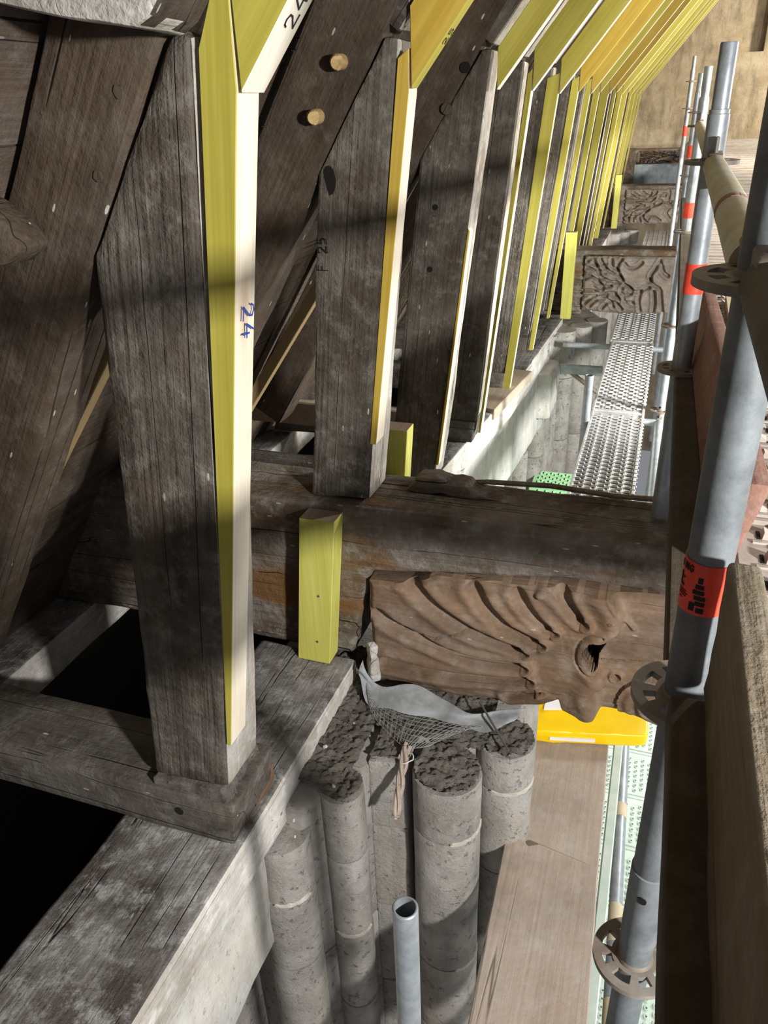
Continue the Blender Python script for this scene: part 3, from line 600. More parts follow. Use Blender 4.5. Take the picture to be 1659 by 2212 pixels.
# packing timbers behind the big beam
for k, (x0, x1, y0, y1, z0, z1, mm, lab) in enumerate(((-1.95, -1.05, 2.55, 2.66, -1.69, -1.55, 'sole', 'low grey cross timber behind the big beam'), (-1.9, -1.1, 3.25, 3.3, -1.40, -1.28, 'scaf_board', 'pale board end lying behind the big beam, left of the third post'))):
    bm = bmesh.new(); add_box(bm, x0, x1, y0, y1, z0, z1); bevel(bm, .006); slice_bm(bm, (.1, 0, 0)); rough(bm, .004, 6, k); tag(from_bm('packing_timber', bm, mm), lab, 'timber')

# ------------------------------------------------------------------ yellow blocks fixed beside the beams
def block(x0, x1, y0, y1, z0, z1, lean, label, screws=False):
    bm = bmesh.new(); add_prism(bm, [(x0 - lean, z0), (x1 - lean, z0), (x1, z1), (x0, z1)], 'Y', y0, y1); bevel(bm, .0018)
    o = from_bm('yellow_block', bm, ['block', 'endgrain'], None, None, 30); paint(o, [(1, lambda n, c: n.z > .8)])
    tag(o, label, 'block', 'yellow blocks beside the beams')
    if screws:
        for (sx, sz) in ((-.935, -1.41), (-.955, -1.60)):
            bm = bmesh.new(); add_tube(bm, [(sx, y0 - .0012, sz), (sx, y0 + .01, sz)], .0045, 10); from_bm('screw', bm, 'iron', o)
    return o
block(-.977, -.858, 1.882, 1.957, -1.688, -1.125, .058, 'big bright yellow block nailed in front of the carved beam', True)
block(-.835, -.735, 2.25, 2.325, -1.60, -.955, .05, 'yellow block half hidden behind the post marked F25')
block(-.755, -.672, 6.47, 6.55, -1.61, -.93, 0, 'far yellow block in front of the second carved beam')
block(-.745, -.67, 11.6, 11.68, -1.61, -.93, 0, 'smallest yellow block, by the third carved beam')

# ------------------------------------------------------------------ clustered stone piers
def shaft(pier, cx, cy, r, top, joints, seed):
    z1 = top
    for j in joints + [-6.0]:
        n = 28; prof = [(r * .985, j + .003), (r, j + .012), (r, z1 - .012), (r * .985, z1 - .003)]
        V, F = [], []; zs = [p[1] for p in prof]; m = max(2, int((z1 - j) / .06)); rows = [prof[0]] + [(r, j + .012 + (z1 - j - .024) * q / m) for q in range(m + 1)] + [prof[3]]
        if z1 - j > 2: rows = prof
        for rr, z in rows:
            for k in range(n):
                a = 2 * math.pi * k / n; d = 1 + .018 * noise.noise(Vector((math.cos(a) * 2 + seed * 3, math.sin(a) * 2, z * 6)))
                if z > top - .03: d -= .05 * max(0, noise.noise(Vector((math.cos(a) * 4, math.sin(a) * 4 + seed, 7))))
                V.append((cx + rr * d * math.cos(a), cy + rr * d * math.sin(a), z))
        for q in range(len(rows) - 1):
            for k in range(n): F.append((q * n + k, q * n + (k + 1) % n, (q + 1) * n + (k + 1) % n, (q + 1) * n + k))
        F.append(tuple(range(n))[::-1]); F.append(tuple((len(rows) - 1) * n + k for k in range(n)))
        from_pd('stone_drum', V, F, 'stone', pier); z1 = j
def crumble(pier, shapes, x0, x1, y0, y1, z, amp, step, seed):
    """rough broken mortar bedding that covers the tops of the shafts"""
    nx = int((x1 - x0) / step); ny = int((y1 - y0) / step); V, F, ix = [], [], {}
    def ins(x, y): return any((x - a) ** 2 + (y - b) ** 2 < (c * (.93 + .08 * noise.noise(Vector((x * 30, y * 30, 1))))) ** 2 if len(s) == 3 else s[0] < x < s[1] and s[2] < y < s[3] for s in shapes for a, b, c in [s[:3]])
    def vid(i, j):
        if (i, j) not in ix:
            x = x0 + i * step; y = y0 + j * step; p = Vector((x, y, seed))
            h = amp * (.5 * noise.noise(p * 12) + .6 * noise.noise(p * 34) + .6 * noise.noise(p * 75) + .35 * noise.noise(p * 150))
            ix[(i, j)] = len(V); V.append((x, y, z + .012 + max(-.012, h)))
        return ix[(i, j)]
    for i in range(nx):
        for j in range(ny):
            if ins(x0 + (i + .5) * step, y0 + (j + .5) * step): F.append((vid(i, j), vid(i + 1, j), vid(i + 1, j + 1), vid(i, j + 1)))
    o = from_pd('mortar_top', V, F, 'mortar', pier, None, 80)
    for p in o.data.polygons:
        pass
    return o
pier = tag(empty('clustered_pier', (-.5, 1.9, -6)), 'near clustered stone pier of round shafts under the big carved beam', 'pier')
SH = [(-.866, 1.345, .090, -1.872), (-.715, 1.475, .068, -1.78), (-.43, 1.625, .106, -1.775), (-.285, 1.805, .092, -1.775)]
JT = [[-2.10, -2.42, -2.85], [-2.04, -2.40, -2.80], [-1.985, -2.62, -3.0], [-1.93, -2.31, -2.9]]
for k, (s, j) in enumerate(zip(SH, JT)): shaft(pier, *s, j, k)
for j, (z0, z1) in enumerate(((-2.06, -1.775), (-2.46, -2.064), (-2.9, -2.464), (-6, -2.904))):
    bm = bmesh.new(); add_prism(bm, [(-.672, 1.585), (-.555, 1.605), (-.545, 1.9), (-.68, 1.9)], 'Z', z0, z1); bevel(bm, .008, 2); slice_bm(bm, (.04, .08, .06 if j < 3 else 0)); rough(bm, .004, 9, j); from_bm('stone_rib', bm, 'stone', pier)
for j, (z0, z1) in enumerate(((-2.5, -1.79), (-6, -2.504))):
    bm = bmesh.new(); add_prism(bm, [(-1.1, 1.36), (-.80, 1.36), (-.62, 1.68), (-.40, 1.72), (-.30, 1.88), (-.22, 2.1), (-.40, 2.5), (-.80, 2.75), (-1.1, 2.75)], 'Z', z0, z1); bevel(bm, .01, 2); from_bm('stone_core', bm, 'stone', pier)
for (cx, cy, r, zj, a0, a1) in ((-.43, 1.625, .1065, -1.985, -70, 15), (-.43, 1.625, .1065, -2.62, -60, 20), (-.285, 1.805, .0925, -1.93, -110, 10), (-.715, 1.475, .0685, -2.40, -120, 0), (-.866, 1.345, .0905, -2.10, -90, -10)):
    V, F = [], []
    for k in range(25):
        a = math.radians(a0 + (a1 - a0) * k / 24); ww = .004 + .008 * abs(noise.noise(Vector((k * .35, cx * 9, zj * 5)))) + .002
        if k in (0, 24): ww = .001
        for rr, dz in ((r - .003, -ww), (r + .0022, -ww * .6), (r + .0022, ww * .6), (r - .003, ww)): V.append((cx + rr * math.cos(a), cy + rr * math.sin(a), zj + dz + .004 * noise.noise(Vector((k * .3, zj, 2)))))
    for k in range(24):
        for q in range(3): F.append((k * 4 + q, k * 4 + q + 1, k * 4 + q + 5, k * 4 + q + 4))
    F += [(0, 1, 2, 3), (96, 97, 98, 99)]
    from_pd('mortar_joint', V, F, 'cream', pier)
crumble(pier, [(a, b, c) for a, b, c, d in SH[1:]] + [(-.67, -.55, 1.60, 1.9), (-1.0, -.70, 1.45, 2.1), (-.72, -.34, 1.72, 2.1)], -.95, -.18, 1.18, 2.1, -1.777, .015, .0048, 3)
for n_, (yy, label, sc) in enumerate(((6.75, 'clustered stone pier under the second carved beam', 1.0), (11.95, 'clustered stone pier under the third carved beam', 1.0))):
    q = tag(empty('clustered_pier', (-.5, yy, -6)), label, 'pier')
    for k, (dx, dy, r) in enumerate(((-.84, -.85, .09), (-.80, -.62, .07), (-.70, -.42, .10), (-.58, -.25, .09), (-.47, -.05, .09))): shaft(q, dx, yy + dy, r, -1.66, [-2.05, -2.6], k + n_ * 7)
    bm = bmesh.new(); add_prism(bm, [(-1.1, yy - .95), (-.80, yy - .8), (-.6, yy - .2), (-.46, yy), (-.46, yy + .1), (-.65, yy + .5), (-1.1, yy + .8)], 'Z', -6, -1.67); bevel(bm, .01); from_bm('stone_core', bm, 'stone', q)
# slender engaged shafts on the lit wall beyond the big beam
for k, (yy, r) in enumerate(((3.05, .07), (3.42, .045), (3.75, .085), (4.15, .05), (4.5, .085), (4.95, .05), (5.3, .08))):
    q = tag(empty('wall_shaft', (-1.0, yy, -6)), ['first', 'second', 'third', 'fourth', 'fifth', 'sixth', 'seventh'][k] + ' stone wall shaft below the far plate, counting from the big beam', 'shaft', 'engaged wall shafts')
    shaft(q, -.985 + .02 * k, yy, r, -2.325, [-2.8, -3.6], k + 30)
# projecting pale stone under the far plate
bm = bmesh.new(); add_box(bm, -.86, -.685, 5.62, 6.02, -2.18, -1.82); bevel(bm, .02, 3); slice_bm(bm, (.05, .05, .05)); rough(bm, .012, 8, 8)
tag(from_bm('stone_block', bm, 'plaster'), 'cream stone block projecting below the far wall plate', 'stone')
for k, (x0, x1, y0, y1, z0, z1, lab) in enumerate(((-.62, -.42, 8.6, 9.0, -1.66, -1.46, 'left pale stone block resting beyond the second carved beam'), (-.40, -.22, 8.7, 9.05, -1.66, -1.44, 'right pale stone block resting beyond the second carved beam'))):
    bm = bmesh.new(); add_box(bm, x0, x1, y0, y1, z0, z1); bevel(bm, .015, 2); slice_bm(bm, (.05, .05, .05)); rough(bm, .008, 8, k); tag(from_bm('stone_block', bm, 'plaster'), lab, 'stone')

# ------------------------------------------------------------------ scaffold
def rosette(parent, x, y, z, mat='steel_dark', rot=0.0):
    n = 64; rad = [.0243, .0335, .0485, .061]; V, F = [], []
    for zz in (z - .0045, z + .0045):
        for r in rad:
            for k in range(n): a = 2 * math.pi * k / n + rot; V.append((x + r * math.cos(a), y + r * math.sin(a), zz))
    I = lambda s, q, k: s * 4 * n + q * n + (k % n)
    hole = lambda k: (k % 8) in ((1, 2, 3, 4, 5, 6) if (k // 8) % 2 else (2, 3, 4, 5))
    for k in range(n):
        for q in range(3):
            if q == 1 and hole(k): continue
            F.append((I(0, q, k), I(0, q, k + 1), I(0, q + 1, k + 1), I(0, q + 1, k))); F.append((I(1, q, k), I(1, q + 1, k), I(1, q + 1, k + 1), I(1, q, k + 1)))
        F.append((I(0, 3, k), I(0, 3, k + 1), I(1, 3, k + 1), I(1, 3, k))); F.append((I(0, 0, k), I(1, 0, k), I(1, 0, k + 1), I(0, 0, k + 1)))
        if hole(k):
            F.append((I(0, 1, k), I(0, 1, k + 1), I(1, 1, k + 1), I(1, 1, k))); F.append((I(0, 2, k), I(1, 2, k), I(1, 2, k + 1), I(0, 2, k + 1)))
            if not hole(k - 1): F.append((I(0, 1, k), I(1, 1, k), I(1, 2, k), I(0, 2, k)))
            if not hole(k + 1): F.append((I(0, 1, k + 1), I(0, 2, k + 1), I(1, 2, k + 1), I(1, 1, k + 1)))
    return from_pd('rosette', V, F, mat, parent, None, 30)
def ring_band(name, x, y, r, z0, z1, mat, parent, a0=0, a1=2 * math.pi, n=32, skew=0.0):
    V, F = [], []
    for k in range(n + 1):
        a = a0 + (a1 - a0) * k / n; dz = skew * math.sin(a * 1.0)
        for rr, zz in ((r, z0 + dz), (r + .0008, z0 + dz), (r + .0008, z1), (r, z1)): V.append((x + rr * math.cos(a), y + rr * math.sin(a), zz))
    for k in range(n):
        for q in range(4): F.append((k * 4 + q, k * 4 + (q + 1) % 4, (k + 1) * 4 + (q + 1) % 4, (k + 1) * 4 + q))
    return from_pd(name, V, F, mat, parent)
def standard(x, y, z0, z1, ros, label, spigot=0.0, sleeves=(), tapes=(), sm='steel'):
    t = tag(empty('scaffold_standard', (x, y, z0)), label, 'scaffold tube', 'scaffold standards')
    zt = z1 - spigot; R_ = .02415
    V = [(R_, z0), (R_, zt - .002), (R_ - .002, zt), (R_ - .0045, zt), (R_ - .0045, zt - .5)]
    lathe_v('tube', x, y, V if not spigot else V[:3], sm, t, 28, hollow=not spigot)
    if spigot: lathe_v('spigot', x, y, [(.019, zt - .01), (.019, z1 - .003), (.0175, z1)], 'steel', t, 24); lathe_v('collar', x, y, [(.0225, zt - .005), (.0225, zt + .008), (.0195, zt + .009)], 'steel', t, 24)
    for s in sleeves: lathe_v('sleeve', x, y, [(R_, s - .075), (.0262, s - .074), (.0262, s + .075), (R_, s + .076)], sm, t, 28, hollow=True)
    for z in ros:
        rosette(t, x, y, z)
        lathe_v('weld', x, y, [(R_, z - .010), (R_ + .003, z - .005), (R_ + .003, z + .005), (R_, z + .010)], 'steel_dark', t, 24, hollow=True)
    for (a, b, q0, q1) in tapes: ring_band('tape', x, y, R_ + .0003, a, b, 'red_tape', t, q0, q1)
    return t
SX = .087
s1 = standard(SX, .775, -3.2, .65, [-.15, -.635, -1.147, -1.647, -2.147], 'nearest scaffold standard, thick grey tube leaning through the right side, with torn red label', sm='steel_shaded', sleeves=(-1.02,), tapes=((-.503, -.440, math.radians(150), math.radians(330)),))
def cyl_map(x0, y0, r, a0, z0):
    return lambda u, v, k: Vector((x0 + (r + k) * math.cos(a0 + u / r), y0 + (r + k) * math.sin(a0 + u / r), z0 + v))
tp = [c for c in s1.children if c.name.startswith('tape')][0]
lettering('tape_print', 'ING', None, (1, 0, 0), (0, 1, 0), .008, .0014, 'black_ink', tp, cyl_map(SX, .775, .0253, math.radians(188), -.452))
def cyl_patch(name, polys, x0, y0, r, a0, z0, mat, parent):
    bm = bmesh.new(); f = cyl_map(x0, y0, r, a0, z0)
    for (u0, u1, v0, v1) in polys:
        n = 6; A = [[bm.verts.new(f(u0 + (u1 - u0) * i / n, v, k)) for i in range(n + 1)] for k in (.0002, .0008) for v in (v0, v1)]
        for i in range(n):
            bm.faces.new((A[0][i], A[0][i + 1], A[1][i + 1], A[1][i])); bm.faces.new((A[2][i], A[2][i + 1], A[3][i + 1], A[3][i]))
            bm.faces.new((A[0][i], A[0][i + 1], A[2][i + 1], A[2][i])); bm.faces.new((A[1][i], A[1][i + 1], A[3][i + 1], A[3][i]))
        bm.faces.new((A[0][0], A[1][0], A[3][0], A[2][0])); bm.faces.new((A[0][-1], A[1][-1], A[3][-1], A[2][-1]))
    return from_bm(name, bm, mat, parent)
cyl_patch('tape_print', [(.001, .0035, -.020, -.006), (.001, .0085, -.022, -.019), (.004, .009, -.012, -.0105), (.001, .014, -.027, -.0262), (.001, .016, -.030, -.0292), (.001, .014, -.033, -.0322), (.003, .009, -.037, -.0362),
    (.026, .031, -.010, -.003), (.024, .033, -.017, -.012), (.022, .034, -.024, -.019), (.024, .036, -.031, -.026), (.026, .036, -.038, -.033), (.020, .026, -.046, -.036), (.028, .036, -.047, -.041)], SX, .775, .0253, math.radians(188), -.452, 'black_ink', tp)
s2 = standard(.079, 2.11, -1.085, .098, [-.143, -.643], 'second scaffold standard with spigot top and wide red label', spigot=.14, tapes=((-.445, -.372, 0, 2 * math.pi),))
s3 = standard(.092, 4.55, -3.2, .115, [-.143, -.643, -1.143, -1.643], 'third scaffold standard, shorter in view, red label between the rails', spigot=.14, tapes=((-.575, -.50, 0, 2 * math.pi),))
s4 = standard(.104, 7.9, -3.2, .15, [-.143, -.643], 'fourth scaffold standard, thin in the distance', spigot=.14, tapes=((-.5, -.40, 0, 2 * math.pi),))
s5 = standard(.05, 10.2, -3.2, .36, [-.143, .12], 'farthest and tallest scaffold standard before the end wall', spigot=.14, tapes=((-.42, -.32, 0, 2 * math.pi),))
for st, zz, aa in ((s1, -.985, -105), (s3, -1.62, -105)):
    a = math.radians(aa); ex = st.location; c0 = Vector((ex.x + .0275 * math.cos(a), ex.y + .0275 * math.sin(a), zz)); c1 = Vector((ex.x + .018 * math.cos(a), ex.y + .018 * math.sin(a), zz))
    bm = bmesh.new(); add_tube(bm, [c0, c1], .0065, 12); from_bm('pin_hole', bm, 'hole', st)
standard(-.302, .845, -3.2, -1.297, [], 'open-topped steel tube standing in front of the near stone shafts')
standard(-.315, 4.30, -3.2, -1.38, [], 'short open steel tube beside the perforated walkway')
def ledger(x, ya, yb, z, label, mat='steel_tan', band=False):
    t = tag(empty('scaffold_ledger', (x, (ya + yb) / 2, z - .024)), label, 'scaffold tube', 'scaffold ledgers')
    tube('tube', [(x, ya + .055, z), (x, yb - .055, z)], .02415, mat, t, None, 24)
    for y, s in ((ya, 1), (yb, -1)):
        bm = bmesh.new(); add_prism(bm, [(y + s * .025, z - .03), (y + s * .06, z - .026), (y + s * .075, z - .024), (y + s * .075, z + .024), (y + s * .06, z + .026), (y + s * .025, z + .03)], 'X', x - .016, x + .016); bevel(bm, .004, 2); from_bm('wedge_head', bm, 'steel_dark', t)
        bm = bmesh.new(); add_box(bm, x - .004, x + .004, y + s * .045 - .012, y + s * .045 + .012, z - .05, z + .06); bevel(bm, .002); from_bm('wedge', bm, 'steel_dark', t)
    if band:
        b = bmesh.new(); add_tube(b, [(x, 1.20, z), (x, 1.235, z)], .0247, 24); from_bm('tape', b, 'toe_red', t)
    return t
ledger(SX - .004, .775, 2.11, -.147, 'tan dusty guard rail tube between the first two standards', band=True)
ledger(SX + .0, 2.11, 4.55, -.143, 'tan guard rail tube between the second and third standards')
ledger(SX - .0, -1.0, .775, -.145, 'dark brown guard rail tube coming towards the viewer at the right edge', 'steel_brown')
ledger(SX + .004, 2.30, 4.55, -1.70, 'long rail tube beside the perforated walkway', 'steel')
t = tag(empty('taped_tube', (.115, 2.0, -2.62)), 'grey tube with tan tape scraps below the platform', 'scaffold tube')
tube('tube', [(.150, 1.0, -2.6), (.095, 2.9, -2.6)], .02415, 'steel', t, None, 20)
for y0, y1 in ((2.33, 2.40), (1.78, 1.93), (1.45, 1.58)):
    f = lambda y: .150 + (y - 1.0) * (-.055 / 1.9)
    tube('tape', [(f(y0), y0, -2.6), (f(y1), y1, -2.6)], .0252, 'tape_tan', t, None, 20)
for k, (y, xa, lab) in enumerate(((4.48, -.34, 'first cross tube under the walkway joint'), (6.03, -.66, 'second cross tube under the walkway joint, reaching to the wall'))):
    q = tag(empty('transom_tube', (-.1, y, -1.72)), lab, 'scaffold tube', 'walkway cross tubes'); tube('tube', [(xa, y, -1.70), (.08, y, -1.70)], .021, 'steel', q)
    tube('end_cap', [(xa - .004, y, -1.70), (xa + .03, y, -1.70)], .0235, 'steel_dark', q)
# triangular bracket against the wall near the second cross tube
q = tag(empty('scaffold_bracket', (-.5, 5.75, -2.0)), 'small triangular steel bracket below the walkway near the bright wall', 'bracket')
bm = bmesh.new(); add_box(bm, -.64, -.33, 5.72, 5.76, -1.84, -1.77); bevel(bm, .006); from_bm('arm', bm, 'steel', q)
tube('strut', [(-.56, 5.74, -1.83), (-.33, 5.74, -1.99)], .016, 'steel_dark', q)

def deck(name, x0, x1, y0, y1, z, mat, label, group, along='Y', teeth=0, domes=0, grooves_n=4):
    t = tag(empty(name, ((x0 + x1) / 2, (y0 + y1) / 2, z - .06)), label, 'scaffold deck', group)
    bm = bmesh.new(); add_box(bm, x0, x1, y0, y1, z - .055, z - .006); bevel(bm, .006); from_bm('deck_body', bm, mat, t)
    w_ = .016
    for s in (0, 1):
        bm = bmesh.new()
        if along == 'Y': a = x0 if s == 0 else x1 - w_; add_box(bm, a, a + w_, y0, y1, z - .008, z + .002)
        else: a = y0 if s == 0 else y1 - w_; add_box(bm, x0, x1, a, a + w_, z - .008, z + .002)
        bevel(bm, .003); from_bm('edge_rail', bm, mat, t)
    L = (y1 - y0) if along == 'Y' else (x1 - x0); Wd = (x1 - x0) if along == 'Y' else (y1 - y0)
    if grooves_n:
        bm = bmesh.new()
        for g in range(1, grooves_n):
            c = Wd * g / grooves_n
            if along == 'Y': add_box(bm, x0 + c - .004, x0 + c + .004, y0 + .03, y1 - .03, z - .008, z - .0025)
            else: add_box(bm, x0 + .03, x1 - .03, y0 + c - .004, y0 + c + .004, z - .008, z - .0025)
        from_bm('rib', bm, mat, t)['kind'] = 'stuff'
    if teeth:
        V, F = [], []; rows = int((L - .06) / teeth)
        for r in range(rows):
            for c in range(grooves_n):
                for d in (0, 1):
                    u = .045 + r * teeth + (.5 * teeth if d else 0); a0 = Wd * c / grooves_n + .012 + d * .024; a1 = a0 + .030; n0 = len(V)
                    pts = [(a0, u, -.007), (a1, u, -.007), (a1, u + teeth * .42, -.007), (a0, u + teeth * .42, -.007), (a0 + .004, u + teeth * .05, .006), (a1 - .004, u + teeth * .05, .006)]
                    for a, b, h in pts: V.append((x0 + a, y0 + b, z + h) if along == 'Y' else (x0 + b, y0 + a, z + h))
                    F += [(n0, n0 + 1, n0 + 5, n0 + 4), (n0 + 4, n0 + 5, n0 + 2, n0 + 3), (n0, n0 + 4, n0 + 3), (n0 + 1, n0 + 2, n0 + 5), (n0, n0 + 3, n0 + 2, n0 + 1)]
        from_pd('grip_teeth', V, F, mat, t, None, 30)['kind'] = 'stuff'
        V, F = [], []
        for r in range(rows):
            for c in range(grooves_n):
                for d in (0, 1):
                    u = .045 + r * teeth + (.5 * teeth if d else 0) - teeth * .14; a0 = Wd * c / grooves_n + .014 + d * .024; a1 = a0 + .026; n0 = len(V)
                    for a, b in ((a0, u), (a1, u), (a1, u + teeth * .11), (a0, u + teeth * .11)):
                        for h in (-.007, -.0045): V.append((x0 + a, y0 + b, z + h) if along == 'Y' else (x0 + b, y0 + a, z + h))
                    F += [(n0 + 1, n0 + 3, n0 + 5, n0 + 7), (n0, n0 + 2, n0 + 3, n0 + 1), (n0 + 2, n0 + 4, n0 + 5, n0 + 3), (n0 + 4, n0 + 6, n0 + 7, n0 + 5), (n0 + 6, n0, n0 + 1, n0 + 7)]
        from_pd('slot', V, F, 'hole', t, None, 30)['kind'] = 'stuff'
    if domes:
        V, F = [], []; rows = int((L - .05) / domes); cols = int((Wd - .05) / domes)
        for r in range(rows):
            for c in range(cols):
                if (r // 4) % 3 == 2 and c % 2: pass
                u = .03 + r * domes; a = .03 + (c + (.5 if r % 2 else 0)) * domes; n0 = len(V)
                for rr, h in ((.012, -.007), (.0085, .003), (.0055, .003), (.0055, -.004)):
                    for k in range(8):
                        p = (a + rr * math.cos(k * math.pi / 4), u + rr * math.sin(k * math.pi / 4)); V.append((x0 + p[0], y0 + p[1], z + h) if along == 'Y' else (x0 + p[1], y0 + p[0], z + h))
                for q in range(3):
                    for k in range(8): F.append((n0 + q * 8 + k, n0 + q * 8 + (k + 1) % 8, n0 + q * 8 + 8 + (k + 1) % 8, n0 + q * 8 + 8 + k))
        from_pd('punched_rings', V, F, mat, t, None, 30)['kind'] = 'stuff'
    return t
WK = 'perforated walkway decks'
deck('steel_deck', -.297, .005, 2.93, 4.47, -1.65, 'deck', 'nearest perforated steel walkway deck beyond the big beam', WK, teeth=.048, grooves_n=5)
deck('steel_deck', -.300, .005, 4.50, 6.02, -1.65, 'deck', 'middle perforated steel walkway deck', WK, teeth=.07, grooves_n=5)
deck('steel_deck', -.315, .000, 6.05, 7.6, -1.65, 'deck', 'walkway deck running under the second carved beam', WK, teeth=.07, grooves_n=5)
deck('steel_deck', -.28, .016, 10.2, 11.75, -1.65, 'deck', 'small far walkway deck just before the third carved beam', WK, grooves_n=5)
deck('steel_deck', -.28, .016, 8.6, 10.15, -1.65, 'deck', 'walkway deck just behind the second carved beam', WK, grooves_n=5)
# mint green decks low down by the wall
for k in range(6):
    deck('green_deck', -.80, -.20, 3.9 + k * .34, 4.21 + k * .34, -2.75, 'green_net', ['first', 'second', 'third', 'fourth', 'fifth', 'sixth'][k] + ' mint green deck low down by the bright wall, counting from the big beam', 'mint green decks', along='X', teeth=.06, grooves_n=4)
# working platform at the right: planks laid across
for k in range(41):
    y0 = .98 + k * .325; x0 = .165
    deck('platform_deck', x0, 2.25, y0, y0 + .318, -.65, 'deck_tan', nth(k + 1) + ' dusty steel plank of the right-hand working platform, counting from the nearest', 'platform planks', along='X', teeth=.055 if k < 7 else 0, grooves_n=4 if k < 14 else 3)
# decks of the storey below
for k in range(9):
    y0 = 1.42 + k * .325
    deck('lower_deck', .03, 1.6, y0, y0 + .318, -3.2, 'deck_green', nth(k + 1) + ' pale green-grey punched deck one storey below, counting from the nearest', 'lower decks', along='X', domes=.034 if k < 8 else 0, grooves_n=0)
# boards at the platform edge
bm = bmesh.new(); add_box(bm, .066, .24, -.6, .722, -.635, -.590); bevel(bm, .006, 2); slice_bm(bm, (0, .1, 0)); rough(bm, .003, 5, 3)
tag(from_bm('platform_board', bm, 'toe_dark'), 'dark brown platform board at the bottom right edge', 'board')
bm = bmesh.new(); add_box(bm, .066, .160, .84, 6.2, -.69, -.648); bevel(bm, .004); slice_bm(bm, (0, .3, 0)); rough(bm, .002, 4, 3)
tag(from_bm('edge_board', bm, 'toe_dark'), 'long dark board along the platform edge beyond the nearest standard', 'board')
bm = bmesh.new(); add_prism(bm, [(.100, -.588), (.132, -.588), (.132, -.420), (.100, -.420)], 'Y', -.6, .735); bevel(bm, .006, 3); slice_bm(bm, (0, .05, .03)); rough(bm, .003, 9, 3, (1, .3, 1))
tag(from_bm('toe_board', bm, 'toe'), 'weathered grey-brown toe board nearest the viewer, splintered end', 'board')
bm = bmesh.new(); vs = []
for y, x0, x1 in ((1.10, .121, .156), (1.65, .112, .142), (2.52, .098, .114)):
    vs.append([bm.verts.new(v) for v in ((x0, y, -.645), (x0 + .032, y, -.645), (x1 + .032, y, -.497), (x1, y, -.497))])
for a, b in zip(vs, vs[1:]):
    for k in range(4): bm.faces.new((a[k], a[(k + 1) % 4], b[(k + 1) % 4], b[k]))
bm.faces.new(vs[0]); bm.faces.new(vs[-1][::-1]); bevel(bm, .006, 2)
tag(from_bm('toe_board', bm, 'toe_red'), 'reddish scratched toe board between the first two standards', 'board')
bm = bmesh.new(); add_prism(bm, [(.205, 2.0), (.60, 2.3), (.55, 2.9), (.22, 2.95)], 'Z', -.645, -.627); bevel(bm, .002)
tag(from_bm('plywood_offcut', bm, 'ply'), 'beige plywood offcut lying on the platform by the nearest standard', 'board')

# ------------------------------------------------------------------ planks and parcel under the carved bracket
bm = bmesh.new(); add_prism(bm, [(-.232, 1.66), (.045, 1.66), (.022, 2.60), (-.250, 2.60)], 'Z', -2.245, -2.20); bevel(bm, .004); slice_bm(bm, (.07, .07, 0)); rough(bm, .003, 7, 3)
tag(from_bm('scaffold_plank', bm, 'scaf_board'), 'upper wooden plank with a knot, under the yellow parcel', 'plank', 'wooden planks by the pier')
bm = bmesh.new(); add_prism(bm, [(-.262, 1.77), (-.235, 1.745), (-.215, 1.765), (-.185, 1.735), (-.150, 1.752), (.04, 1.715), (.075, .8), (-.232, .8)], 'Z', -2.198, -2.155); bevel(bm, .004); slice_bm(bm, (.07, .07, 0)); rough(bm, .003, 7, 5)
tag(from_bm('scaffold_plank', bm, 'scaf_board'), 'lower wooden plank with broken end, at the bottom beside the steel tube', 'plank', 'wooden planks by the pier')
bm = bmesh.new(); add_box(bm, .050, .085, .9, 2.7, -2.36, -2.30); bevel(bm, .004); tag(from_bm('frame_rail', bm, 'deck_green'), 'pale green rail just right of the wooden planks', 'rail')
pb = tag(empty('parcel', (-.03, 2.33, -2.2)), 'bright yellow plastic parcel under the carved bracket', 'parcel')
bm = bmesh.new(); add_prism(bm, [(-.27, 2.235), (.155, 2.33), (.168, 2.345), (.160, 2.44), (.13, 2.47), (-.27, 2.50)], 'Z', -2.196, -2.135); bevel(bm, .018, 3); slice_bm(bm, (.05, .04, 0)); rough(bm, .006, 9, 6)
from_bm('bag', bm, 'bag', pb)
bm = bmesh.new(); add_prism(bm, [(-.23, 2.36), (-.165, 2.38), (-.165, 2.47), (-.23, 2.46)], 'Z', -2.134, -2.1265); from_bm('address_label', bm, 'label', pb)
bm = bmesh.new(); d_ = Vector((.975, .218, 0)); n_ = Vector((.218, -.975, 0)); o_ = Vector((-.19, 2.253, 0))
A = [o_, o_ + d_ * .17, o_ + d_ * .17 + n_ * .006, o_ + n_ * .006]; add_prism(bm, [(p.x, p.y) for p in A], 'Z', -2.176, -2.162); from_bm('white_strip', bm, 'label', pb)

# ------------------------------------------------------------------ torn netting, fabric strip, tie and nail on the pier head
def ribbon(name, A, B, mat, label, cat, th=.003):
    n = 30; A = smooth3(A, n); B = smooth3(B, n); V, F = [], []; m = 6
    for i in range(n + 1):
        for j in range(m + 1):
            t = j / m; p = A[i].lerp(B[i], t); p = p + Vector((0, -.012 * math.sin(t * 5 + i * .35) - .006 * math.sin(i * .9 + t * 3), .004 * math.sin(i * .7))); V.append(p)
    N = len(V); V += [v + Vector((0, th, 0)) for v in V]
    for i in range(n):
        for j in range(m):
            a = i * (m + 1) + j; F.append((a, a + 1, a + m + 2, a + m + 1)); F.append((N + a, N + a + m + 1, N + a + m + 2, N + a + 1))
    for i in range(n):
        a = i * (m + 1); F.append((a, a + m + 1, N + a + m + 1, N + a)); a += m; F.append((a, N + a, N + a + m + 1, a + m + 1))
    for j in range(m): F.append((j, N + j, N + j + 1, j + 1)); a = n * (m + 1) + j; F.append((a, a + 1, N + a + 1, N + a))
    return tag(from_pd(name, V, F, mat, None, None, 60), label, cat)
